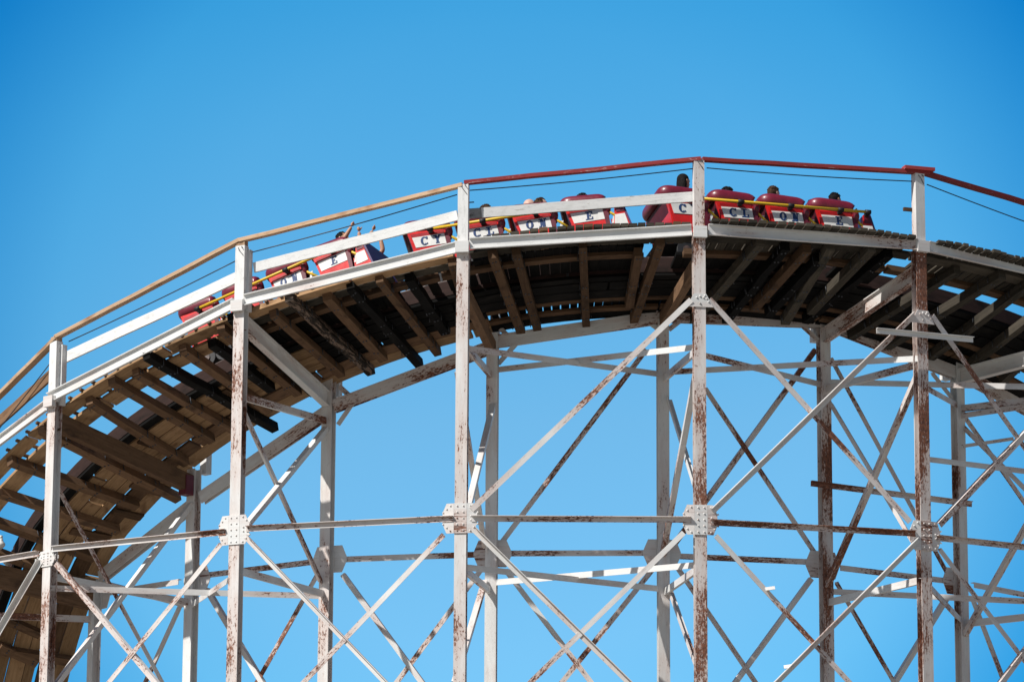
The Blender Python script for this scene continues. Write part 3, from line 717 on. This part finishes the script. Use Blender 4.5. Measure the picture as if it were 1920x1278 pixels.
# ------------------------------------------------------------------ coaster cars
RC = 10.03
def on_cyl(R, x, y):
    ph = (x-1085)/(131*R); z = 17.5
    for _ in range(25):
        a = proj(pol(R, ph, z)); b = proj(pol(R, ph+1e-4, z)); c = proj(pol(R, ph, z+1e-3))
        J = np.array([[(b[0]-a[0])/1e-4, (c[0]-a[0])/1e-3], [(b[1]-a[1])/1e-4, (c[1]-a[1])/1e-3]])
        s = np.linalg.solve(J, np.array([x-a[0], y-a[1]])); ph += max(-.1, min(.1, s[0])); z += s[1]
    return ph, z
PITCH = .81
ROWX = [-1.215, -.405, .405, 1.215]
def letter(ch, h):
    """outline strokes of a slab serif letter, as closed 2d polygons about (0,0)"""
    t = .25*h; th = .135*h; H = h/2; w = .40*h; out = []
    R = lambda x0, y0, x1, y1: out.append([(x0, y0), (x1, y0), (x1, y1), (x0, y1)])
    if ch in 'CO':
        a0, a1 = (48, 312) if ch == 'C' else (0, 360); n = 22
        for i in range(n):
            p, q = math.radians(a0+(a1-a0)*i/n), math.radians(a0+(a1-a0)*(i+1)/n)
            ox, oy, ix, iy = w, H, w-t, H-th
            out.append([(ox*math.cos(p), oy*math.sin(p)), (ox*math.cos(q), oy*math.sin(q)), (ix*math.cos(q), iy*math.sin(q)), (ix*math.cos(p), iy*math.sin(p))])
        if ch == 'C': R(w*.50, H*.38, w*.92, H*.92); R(w*.62, -H*.78, w*.86, -H*.5)
    if ch == 'L': R(-w*.62, -H, -w*.62+t, H); R(-w, H-th, -w*.62+t+w*.4, H); R(-w, -H, w, -H+th); R(w-.6*t, -H, w, -H*.3)
    if ch == 'E':
        R(-w*.62, -H, -w*.62+t, H); R(-w, H-th, w*.9, H); R(-w, -H, w, -H+th); R(-w*.5, -th/2, w*.45, th/2); R(w-.55*t, -H, w, -H*.35); R(w*.9-.55*t, H*.4, w*.9, H); R(w*.45-.4*t, -H*.3, w*.45, H*.3)
    if ch == 'N':
        R(-w*.7, -H, -w*.7+t*.6, H); R(w*.7-t*.6, -H, w*.7, H)
        out.append([(-w*.85, H), (-w*.85+t*1.3, H), (w*.7, -H), (w*.7-t*1.3, -H)])
        R(-w*1.05, -H, -w*.3, -H+th); R(w*.3, H-th, w*1.05, H); R(-w*1.05, H-th, -w*.6, H)
    if ch == 'Y':
        out.append([(-w*.9, H), (-w*.9+t*1.2, H), (t/2, -H*.05), (-t/2, -H*.05)]); out.append([(w*.9-t*.8, H), (w*.9, H), (t/2, -H*.05), (-t/4, -H*.05)])
        R(-t/2, -H, t/2, 0); R(-w*.5, -H, w*.5, -H+th); R(-w*1.1, H-th, -w*.3, H); R(w*.3, H-th, w*1.1, H)
    return out
def rounded_pad(b, path, rw, rh, k=12, nrm=None):
    """padded roll with an oval section swept along a path in car space"""
    rings = []
    for i, p in enumerate(path):
        d = (path[min(i+1, len(path)-1)]-path[max(i-1, 0)]).normalized()
        upv = V((0, 0, 1)) if abs(d.z) < .8 else V((-1 if d.z > 0 else 1, 0, 0))
        a = d.cross(upv).normalized(); c = a.cross(d).normalized()
        sc = .35 if i in (0, len(path)-1) else 1.0
        vert = abs(d.z)**2; rw_, rh_ = rw, rh*(1-.42*vert)
        rings.append([p+(a*rw_*math.cos(2*math.pi*q/k)+c*rh_*math.sin(2*math.pi*q/k))*sc for q in range(k)])
    b.sweep(rings, smooth=True)
def fillet(pts, r, n=5):
    out = [pts[0]]
    for a, p, c in zip(pts, pts[1:], pts[2:]):
        u, v = (a-p).normalized(), (c-p).normalized()
        s, e_ = p+u*r, p+v*r
        for i in range(n+1):
            t_ = i/n; out.append(s*(1-t_)**2+p*2*t_*(1-t_)+e_*t_*t_)
    return out+[pts[-1]]
ZB = .95     # centre height of the padded roll above the rail head
def make_car(M, label, text=('CY', 'CL', 'ON', 'E')):
    root = empty('coaster_car', (0, 0, 0), label, 'roller coaster car', 'red cars of the coaster train', M)
    # everything below is modelled in car space: x forward, y to the inside of the bend, z up from the rails
    def put(b, name, mat, parent=root):
        o = b.build(name, mat)
        o.parent = parent
        return o
    Xv, Yv, Zv = V((1, 0, 0)), V((0, 1, 0)), V((0, 0, 1))
    b = MB(); b.box((0.02, 0, .20), Xv*1.6, Yv*.40, Zv*.06); b.box((.02, 0, .29), Xv*1.62, Yv*.47, Zv*.025)
    for x in (-1.2, -.4, .4, 1.2): b.box((x, 0, .13), Xv*.05, Yv*.36, Zv*.04)
    put(b, 'chassis', M_BLK)
    for x in (-1.25, -.95, .95, 1.25):
        for s in (-1, 1):
            b = MB(); b.tube([(x, s*.33, .065), (x, s*.42, .065)], .145, 20); w_ = put(b, 'wheel', M_BLK)
            b = MB(); b.tube([(x, s*.425, .065), (x, s*.44, .065)], .055, 10); put(b, 'hub', M_RAIL, w_)
    HW = .50
    for i, xr in enumerate(ROWX):
        # tub: two side walls, slanted back, floor and seat
        b = MB()
        side = [(-.345, .90), (-.20, .315), (.30, .315), (.27, .90)]
        for s in (-1, 1):
            b.poly([V((xr+x, s*HW, z)) for x, z in side], Yv*(-s), .045)
        b.poly([V((xr-.345, -HW+.046, .90)), V((xr-.345, HW-.046, .90)), V((xr-.20, HW-.046, .315)), V((xr-.20, -HW+.046, .315))], V((1, 0, .25)), .04)
        tub = put(b, 'seat_tub', M_CRED)
        b = MB(); b.box((xr-.0, 0, .43), Xv*.2, Yv*.44, Zv*.07); put(b, 'seat', M_SEAT, tub)
        if i == 0: pass
        # padded roll round the back and along both arms
        c = .02
        path = [V((xr+.305, -HW+c, .68)), V((xr+.295, -HW+c, ZB)), V((xr-.37, -HW+c, ZB+.045)), V((xr-.37, HW-c, ZB+.045)), V((xr+.295, HW-c, ZB)), V((xr+.305, HW-c, .68))]
        fp = fillet(path, .15, 7)
        b = MB(); rounded_pad(b, fp, .066, .098, 16); put(b, 'seat_pad', M_MAR, tub)
        b = MB(); b.box((xr-.30, 0, .72), Xv*.03+V((0, 0, -.1)), Yv*.43, V((-.05, 0, .2))); put(b, 'backrest', M_SEAT, tub)
        for s in (-1, 1):
            # upper maroon band and white name panel, each a few millimetres proud
            q = MB(); q.poly([V((xr-.295, s*(HW+.001), .845)), V((xr+.222, s*(HW+.001), .845)), V((xr+.222, s*(HW+.001), .79)), V((xr-.276, s*(HW+.001), .79))], Yv*s, .004)
            put(q, 'band', M_BAND, tub)
            q = MB(); q.poly([V((xr-.272, s*(HW+.002), .787)), V((xr+.222, s*(HW+.002), .787)), V((xr+.242, s*(HW+.002), .612)), V((xr-.228, s*(HW+.002), .612))], Yv*s, .006)
            pan = put(q, 'name_panel', M_CWHT, root)
            tx = text[i] if s < 0 else text[3-i]
            h = .142
            cx = [0] if len(tx) == 1 else [-.10, .10]
            for ch, ox in zip(tx, cx):
                q = MB()
                for j, pl in enumerate(letter(ch, h)):
                    pts = [V((xr+.01+(ox+x)*(1 if s < 0 else -1), s*(HW+.0085), .705+z)) for x, z in pl]
                    q.poly(pts, Yv*s, .003+.00023*j)
                put(q, 'letter', M_NAVY, pan)
            q = MB(); q.poly([V((xr+.23, s*(HW+.002), .80)), V((xr+.305, s*(HW+.002), .80)), V((xr+.32, s*(HW+.002), .33)), V((xr+.262, s*(HW+.002), .33))], Yv*s, .012); put(q, 'edge_post', M_DMAR, tub)
        # red rounded step with a white stripe in front of the seat
        q = MB(); q.poly([V((xr+.33, -HW+.02, .36)), V((xr+.43, -HW+.02, .36)), V((xr+.43, -HW+.02, .50)), V((xr+.33, -HW+.02, .62))], Yv, .9); fw_ = put(q, 'footwell', M_CRED, root)
        q = MB(); q.poly([V((xr+.335, -HW+.012, .53)), V((xr+.375, -HW+.012, .53)), V((xr+.425, -HW+.012, .70)), V((xr+.385, -HW+.012, .70))], Yv, .012); put(q, 'trim_strip', M_CWHT, fw_)
        # yellow lap bar
        q = MB()
        yy = .485
        pth = fillet([V((xr+.50, -yy, .56)), V((xr+.31, -yy, .74)), V((xr+.20, -yy+.10, .84)), V((xr+.20, yy-.10, .84)), V((xr+.31, yy, .74)), V((xr+.50, yy, .56))], .05, 4)
        q.tube(pth, .021, 8); put(q, 'lap_bar', M_YEL, root)
        q = MB(); q.tube([V((xr+.19, -.36, .80)), V((xr+.19, .36, .80))], .04, 10); put(q, 'bar_pad', M_BLK, root)
    # front cowl
    b = MB()
    pr = [(1.56, .33), (1.63, .84), (1.72, .86), (1.86, .34)]
    for s in (-1, 1): b.poly([V((x, s*HW, z)) for x, z in pr], Yv*(-s), .04)
    cw = put(b, 'front_cowl', M_CRED)
    b = MB(); b.poly([V((1.865, -HW+.01, .30)), V((1.865, HW-.01, .30)), V((1.725, HW-.01, .87)), V((1.725, -HW+.01, .87))], V((1, 0, .25)), .03); put(b, 'nose_panel', M_NOSE_SHADE, cw)
    b = MB(); b.poly([V((1.58, -HW+.042, .34)), V((1.58, HW-.042, .34)), V((1.64, HW-.042, .83)), V((1.64, -HW+.042, .83))], V((-1, 0, 0)), .02); put(b, 'dash', M_CRED, cw)
    for s in (-1, 1):
        q = MB(); q.poly([V((1.615, s*(HW+.001), .66)), V((1.765, s*(HW+.001), .66)), V((1.80, s*(HW+.001), .47)), V((1.59, s*(HW+.001), .47))], Yv*s, .006); put(q, 'name_panel', M_CWHT, cw)
        q = MB(); q.poly([V((1.64, s*(HW+.001), .85)), V((1.72, s*(HW+.001), .85)), V((1.755, s*(HW+.001), .70)), V((1.64, s*(HW+.001), .70))], Yv*s, .008); put(q, 'band', M_DMAR, cw)
    # yellow hand rails along both sides with black clamps
    for s in (-1, 1):
        zz = ZB-.095; yy = s*(HW+.085)
        b = MB(); b.tube([V((ROWX[0]+.05, yy, zz)), V((0, yy, zz)), V((1.70, yy, zz))], .023, 10); rl = put(b, 'hand_rail', M_YEL)
        for x in [r+.02 for r in ROWX]+[1.68]:
            q = MB(); q.tube([V((x-.045, yy, zz)), V((x+.045, yy, zz))], .035, 12); q.box((x, yy-s*.045, zz-.01), Xv*.03, Yv*.045, Zv*.03); put(q, 'clamp', M_BLK, rl)
    # low red skirt at the rear
    b = MB(); b.poly([V((-1.53, -HW+.02, .92)), V((-1.53, HW-.02, .92)), V((-1.42, HW-.02, .30)), V((-1.42, -HW+.02, .30))], V((-1, 0, -.2)), .02); put(b, 'rear_panel', M_CRED)
    return root
CARLIFT = {0: .04, 1: -.09, 2: -.015}
def car_frame(phc, lift=0.0):
    """car space to world on the rails, chord between the bogies"""
    hr = T0+.315+.08
    a = DP(RC, phc-1.15/RC, hr); c = DP(RC, phc+1.15/RC, hr)
    X = (c-a).normalized(); N = frame(RC, phc)[3]; Y = N.cross(X).normalized(); Z = X.cross(Y).normalized()
    o = (a+c)/2+Z*lift
    return Matrix(((X.x, Y.x, Z.x, o.x), (X.y, Y.y, Z.y, o.y), (X.z, Y.z, Z.z, o.z), (0, 0, 0, 1)))
CARPH = [-.436, -.074, .292]
CARM = [car_frame(p, CARLIFT[i]) for i, p in enumerate(CARPH)]
LAB = ['leftmost red car climbing the slope, its last row behind raised arms', 'middle red car between the two tall central posts, behind the white board',
       'rightmost red car at the crest with a fully visible yellow hand rail']
for M, l in zip(CARM, LAB): make_car(M, l)
def dbg():
    for n, M in zip('ABC', CARM):
        print(n, [tuple(round(q) for q in proj(M @ V((x, -.5, ZB+.08)))) for x in ROWX], 'front', [round(q) for q in proj(M @ V((1.72, -.5, .86)))], 'tube', [round(q) for q in proj(M @ V((-1.1, -.585, ZB-.095)))], [round(q) for q in proj(M @ V((1.7, -.585, ZB-.095)))])
dbg()
# ------------------------------------------------------------------ riders
def car_at(ci, ylat, px, py):     # car space (x, z) on the plane y = ylat seen at a pixel
    M = CARM[ci]; Mi = M.inverted()
    o, d = Mi @ EYE, Mi.to_3x3() @ ray(px, py)
    s = (ylat-o.y)/d.y; q = o+d*s
    return q
def temp_eval(me, mods):
    o = bpy.data.objects.new('tmp', me); col.objects.link(o)
    for typ, kw in mods:
        m = o.modifiers.new(typ, typ)
        for a, b_ in kw.items(): setattr(m, a, b_)
    dg = bpy.context.evaluated_depsgraph_get(); dg.update()
    r = bpy.data.meshes.new_from_object(o.evaluated_get(dg))
    bpy.data.objects.remove(o)
    return r
def skin_chain(chains, root_first=True):
    """chains: list of lists of ((x,y,z), r); points with the same place are shared"""
    vs, rs, es, idx = [], [], [], {}
    for ch in chains:
        prev = None
        for p, r in ch:
            key = tuple(round(c, 4) for c in p)
            if key not in idx: idx[key] = len(vs); vs.append(tuple(p)); rs.append(r)
            i = idx[key]
            if prev is not None and prev != i: es.append((prev, i))
            prev = i
    me = bpy.data.meshes.new('tmp'); me.from_pydata(vs, es, [])
    o = bpy.data.objects.new('tmp', me); col.objects.link(o)
    m = o.modifiers.new('Skin', 'SKIN'); m.use_smooth_shade = True
    sv_ = me.skin_vertices[0].data if me.skin_vertices else None
    if sv_ is None:
        bm = bmesh.new(); bm.from_mesh(me); bm.verts.layers.skin.verify(); bm.to_mesh(me); bm.free(); sv_ = me.skin_vertices[0].data
    for i, r in enumerate(rs): sv_[i].radius = (r, r) if not isinstance(r, tuple) else r; sv_[i].use_root = (i == 0)
    m2 = o.modifiers.new('Subsurf', 'SUBSURF'); m2.levels = 2; m2.render_levels = 2
    dg = bpy.context.evaluated_depsgraph_get(); dg.update()
    r = bpy.data.meshes.new_from_object(o.evaluated_get(dg)); bpy.data.objects.remove(o)
    return r
def ell(bm, c, rad, rot=None, u=16, v=12, cut=None):
    M = Matrix.Translation(c) @ (rot or Matrix.Identity(4)) @ Matrix.Diagonal((*rad, 1))
    r = bmesh.ops.create_uvsphere(bm, u_segments=u, v_segments=v, radius=1.0, matrix=M)
    if cut:
        Mi = M.inverted()
        dele = [vv for vv in r['verts'] if cut(Mi @ vv.co)]
        bmesh.ops.delete(bm, geom=dele, context='VERTS')
def bmobj(bm, name, mat, parent=None, M=None):
    me = bpy.data.meshes.new(name); bmesh.ops.recalc_face_normals(bm, faces=bm.faces); bm.to_mesh(me); bm.free()
    for p in me.polygons: p.use_smooth = True
    me.materials.append(mat); o = bpy.data.objects.new(name, me); col.objects.link(o)
    if parent: o.parent = parent
    return o
def keep_largest(me):
    bm = bmesh.new(); bm.from_mesh(me); seen = set(); best = []; bm.verts.ensure_lookup_table()
    for v in bm.verts:
        if v in seen: continue
        st, comp = [v], []; seen.add(v)
        while st:
            a = st.pop(); comp.append(a)
            for e_ in a.link_edges:
                o = e_.other_vert(a)
                if o not in seen: seen.add(o); st.append(o)
        if len(comp) > len(best): best = comp
    bs = set(best); bmesh.ops.delete(bm, geom=[v for v in bm.verts if v not in bs], context='VERTS')
    bm.to_mesh(me); bm.free()
def mat_skin(n, c): return mat_simple(n, c, .5, .35, var=.07, scale=14)
SKINS = {'tan': mat_skin('tan_skin', (.50, .27, .17)), 'pale': mat_skin('pale_skin', (.66, .42, .33)), 'brown': mat_skin('brown_skin', (.26, .13, .08))}
HAIRS = {'black': mat_simple('black_hair', (.012, .010, .010), .8, .15, var=.4, scale=40, bump=.8), 'brown': mat_simple('brown_hair', (.075, .042, .024), .8, .15, var=.4, scale=40, bump=.8)}
SHIRTS = {k: mat_simple(k+'_shirt', c, .85, var=.12, scale=20) for k, c in {'navy': (.03, .045, .10), 'grey': (.28, .28, .29), 'white': (.72, .72, .70), 'black': (.02, .02, .022), 'blue': (.07, .15, .32), 'plum': (.12, .04, .11)}.items()}
DENIM = mat_simple('denim', (.05, .08, .16), .85, var=.15, scale=25)
def hand_chains(w, d, palm_n, side, curl=.25, s=1.0):
    """wrist point, pointing direction, palm normal -> palm, five fingers"""
    d = d.normalized(); pn = (palm_n-d*palm_n.dot(d)).normalized(); a = d.cross(pn).normalized()*side
    ch = []; pc = w+d*.045*s; pe = w+d*.085*s
    ch.append([(w, .026*s), (pc, .034*s), (pe, .032*s)])
    for i, (off, ln, sp) in enumerate([(-.030, .068, -.16), (-.010, .080, -.05), (.011, .074, .06), (.031, .056, .18)]):
        b0 = pe+a*off*s*.9; dd = (d+a*sp).normalized(); c1 = (dd-pn*(-curl*(1+.15*i))).normalized(); c2 = (dd+pn*(curl*(2.0+.2*i))).normalized()
        k1 = b0+dd*ln*.45*s; k2 = k1+c1*ln*.33*s; k3 = k2+c2*ln*.3*s
        ch.append([(pc+a*off*.5*s, .016*s), (b0, .0115*s), (k1, .0105*s), (k2, .0095*s), (k3, .0075*s)])
    tb = w+d*.03*s-a*.022*s; td = (d*.75-a*.75+pn*.25).normalized()
    t1 = tb+td*.035*s; t2 = t1+(td+d*.4).normalized()*.03*s
    ch.append([(pc, .02*s), (tb, .016*s), (t1, .0125*s), (t2, .0095*s)])
    return ch
def make_person(ci, row, ylat, headpx, label, hair='black', skin='tan', shirt='navy', elbows=None, long_hair=False, bald=False, arms='bar', hands=None, yaw=0.0, tilt=0.0, hs=1.0):
    top = car_at(ci, ylat, *headpx)                       # crown of the head
    xr = ROWX[row]
    seat = V((xr-.06, ylat, .50))
    top = V((min(max(top.x, xr-.22), xr+.30), ylat, top.z))
    head_c = top-V((0, 0, .112*hs))
    O = seat
    L = lambda p: V(p)-O                                  # person's own space starts at the seat
    hc = L(head_c)
    neck = hc+V((-.03, 0, -.13*hs)); sh = neck+V((-.02, 0, -.06))
    pel = V((0, 0, .09)); chest = pel.lerp(sh, .68); waist = pel.lerp(sh, .34)
    shw = .165*hs
    chains = [[(pel, (.125, .105)), (waist, (.118, .095)), (chest, (.135, .10)), (sh, (.085, .075)), (neck, .048), (hc+V((-.012, 0, -.06)), .052)]]
    torso = [[(pel, (.135, .112)), (waist, (.128, .106)), (chest, (.146, .112)), (sh+V((0, 0, -.01)), (.092, .084)), (neck+V((-.004, 0, -.03)), .058)]]
    hands_ch = []
    for i, s in enumerate((-1, 1)):
        S = sh+V((0, s*shw, -.03))
        if arms == 'up' and hands and hands[i]:
            wr = L(V(hands[i]))
            mid = S.lerp(wr, .5); dist = (wr-S).length
            bend = math.sqrt(max(.002, .27**2-(dist/2)**2)) if dist < .54 else .02
            el = mid+V((.75, s*.3, -.45)).normalized()*bend
            if elbows and elbows[i]: el = L(V(elbows[i]))
            hd = (wr-el).normalized()
        else:
            wr = L(V((xr+.20, ylat+s*.10, .86))); el = S.lerp(wr, .5)+V((-.02, s*.10, -.10)); hd = (V((.06, 0, -.02)))
        chains.append([(chest, (.135, .10)), (S, .062), (S.lerp(el, .55), .05), (el, .041), (el.lerp(wr, .4), .039), (wr, .026)])
        torso.append([(chest, (.146, .112)), (S, .073), (S.lerp(el, .5), .066), (S.lerp(el, .72), .060)])
        hc_ = hand_chains(wr, hd, V((.6, -s*.2, -.4)) if arms == 'up' else V((0, 0, -1)), s*-1, .22 if arms == 'up' else .55, hs)
        hands_ch.append((hc_, wr))
        kn = V((.36, s*.10, .11)); ft = V((.40, s*.10, -.24)); 
        chains.append([(pel, (.125, .105)), (V((.06, s*.085, .085)), .085), (V((.2, s*.095, .11)), .074), (kn, .058), (kn.lerp(ft, .4), .05), (ft, .036), (ft+V((.12, 0, -.02)), .03)])
    fine = arms == 'up'
    bm = bmesh.new()
    tmp = [skin_chain(chains)]
    for hch, wr in hands_ch: tmp.append(skin_chain(hch))
    for m_ in tmp: bm.from_mesh(m_); bpy.data.meshes.remove(m_)
    R = Matrix.Rotation(yaw, 4, 'Z') @ Matrix.Rotation(tilt, 4, 'Y')
    h = lambda p: hc+(R @ V(p))*hs
    for c, r in [((0, 0, .012), (.095, .076, .100)), ((.022, 0, -.05), (.068, .058, .062)), ((.055, 0, -.088), (.03, .03, .022)), ((.094, 0, -.008), (.013, .011, .02)), ((.104, 0, -.02), (.014, .014, .011)),
                 ((.084, 0, .028), (.014, .045, .012)), ((-.004, .078, -.004), (.02, .01, .03)), ((-.004, -.078, -.004), (.02, .01, .03)), ((.088, 0, -.055), (.011, .024, .006))]:
        ell(bm, h(c), tuple(q*hs for q in r), R, 20, 14)
    me = bpy.data.meshes.new('person'); bm.to_mesh(me); bm.free()
    me = temp_eval(me, [('REMESH', dict(mode='VOXEL', voxel_size=.0065 if fine else .011)), ('SMOOTH', dict(factor=.4, iterations=2))])
    keep_largest(me)
    for p in me.polygons: p.use_smooth = True
    me.materials.clear(); me.materials.append(SKINS[skin])
    o = bpy.data.objects.new('person', me); col.objects.link(o); me.name = 'person'
    o.matrix_basis = CARM[ci] @ Matrix.Translation(O)
    tag(o, label, 'person', 'riders seated in the red cars')
    # clothes: a shirt with short sleeves and trousers, both close over the body
    sm = skin_chain(torso); sm.materials.clear(); sm.materials.append(SHIRTS[shirt]); sm.name = 'shirt'
    for p in sm.polygons: p.use_smooth = True
    so_ = bpy.data.objects.new('shirt', sm); col.objects.link(so_); so_.parent = o
    tr = []
    for s in (-1, 1):
        kn = V((.36, s*.10, .11)); ft = V((.40, s*.10, -.24))
        tr.append([(pel, (.137, .114)), (V((.06, s*.085, .085)), .097), (V((.2, s*.095, .11)), .086), (kn, .07), (kn.lerp(ft, .4), .062), (kn.lerp(ft, .92), .052)])
    tm_ = skin_chain(tr); tm_.materials.clear(); tm_.materials.append(DENIM); tm_.name = 'trousers'
    for p in tm_.polygons: p.use_smooth = True
    to = bpy.data.objects.new('trousers', tm_); col.objects.link(to); to.parent = o
    for s in (-1, 1):
        b2 = bmesh.new(); ell(b2, h((.086, s*.03, .012)), (.006*hs, .011*hs, .006*hs), R, 10, 6); bmobj(b2, 'eye', HAIRS['black'], o)
    if not bald:
        b2 = bmesh.new()
        ell(b2, h((-.008, 0, .024)), (.102*hs, .085*hs, .101*hs), R, 28, 20, cut=lambda p: (p.x > .55 and p.z < .55) or p.z < -.62 or (p.x > .28 and p.z < .0))
        if long_hair:
            ell(b2, h((-.045, 0, -.06)), (.062*hs, .094*hs, .17*hs), R, 24, 16)
        else:
            for q in range(60):
                th, zz = random.uniform(0, 2*math.pi), random.uniform(.25, 1)
                rr = math.sqrt(1-zz*zz); c = (-.008+.1*rr*math.cos(th), .083*rr*math.sin(th), .024+.099*zz)
                if c[0] > .06: continue
                ell(b2, h(c), (.014*hs, .014*hs, .008*hs), R, 6, 4)
        ho = bmobj(b2, 'hair', HAIRS[hair], o)
    return o
RIDERS = [
    dict(ci=0, row=3, ylat=-.24, headpx=(640, 437), label='black haired rider with both arms raised, leftmost pair of raised hands', hair='black', skin='tan', shirt='navy', arms='up', px=((659, 425), (673, 434)), epx=((643, 451), (676, 456)), tilt=.1),
    dict(ci=0, row=3, ylat=.22, headpx=(674, 466), label='rider leaning forward under the white board, arms stretched ahead by the purple panel', hair='black', skin='tan', shirt='plum', arms='up', px=((699, 432), (713, 445)), epx=((690, 449), (718, 469)), tilt=.2),
    dict(ci=0, row=2, ylat=-.2, headpx=(548, 481), label='rider of the climbing car with head hidden behind the white board', hair='brown', skin='brown', shirt='black', hs=.92),
    dict(ci=1, row=1, ylat=-.1, headpx=(911, 385), label='dark haired rider peeping over the left end of the grey and white board', hair='brown', skin='pale', shirt='blue'),
    dict(ci=1, row=2, ylat=.2, headpx=(991, 374), label='bald rider beside a brown haired one in the middle car', bald=True, skin='pale', shirt='grey'),
    dict(ci=1, row=2, ylat=-.2, headpx=(1013, 372.5), label='brown haired rider sitting right beside the bald one', hair='brown', skin='pale', shirt='white'),
    dict(ci=1, row=3, ylat=-.02, headpx=(1092, 364), label='dark haired rider in the last seat row of the middle car, behind maroon pad', hair='black', skin='brown', shirt='black'),
    dict(ci=2, row=0, ylat=-.05, headpx=(1281, 328), label='rider with long black hair just left of the tall crest post', hair='black', skin='tan', shirt='black', long_hair=True, hs=1.05),
    dict(ci=2, row=1, ylat=.2, headpx=(1364, 352), label='dark haired rider just right of the tall crest post, mostly hidden by the pad', hair='black', skin='tan', shirt='navy', yaw=.2),
    dict(ci=2, row=2, ylat=.2, headpx=(1450, 351), label='light brown haired rider in the middle of the rightmost car', hair='brown', skin='pale', shirt='grey', hs=1.02),
    dict(ci=2, row=3, ylat=.24, headpx=(1524, 375), label='lowest rider in the last seat, dark hair showing left of the maroon pad', hair='black', skin='tan', shirt='black', hs=.9),
    dict(ci=2, row=3, ylat=-.08, headpx=(1565, 363), label='dark haired rider farthest right, above the last maroon pad', hair='black', skin='tan', shirt='blue'),
]
for r in RIDERS:
    px, epx = r.pop('px', None), r.pop('epx', None)
    if epx: r['elbows'] = [car_at(r['ci'], r['ylat']+s*.19, *p) for s, p in zip((-1, 1), epx)]
    if px: r['hands'] = [car_at(r['ci'], r['ylat']+s*.16, *p) for s, p in zip((-1, 1), px)]
    if r['ci'] == 2: r.setdefault('yaw', .4)
    make_person(**r)
for r in RIDERS: print(r['label'][:30], [round(v, 2) for v in car_at(r['ci'], r['ylat'], *r['headpx'])], 'row', ROWX[r['row']])
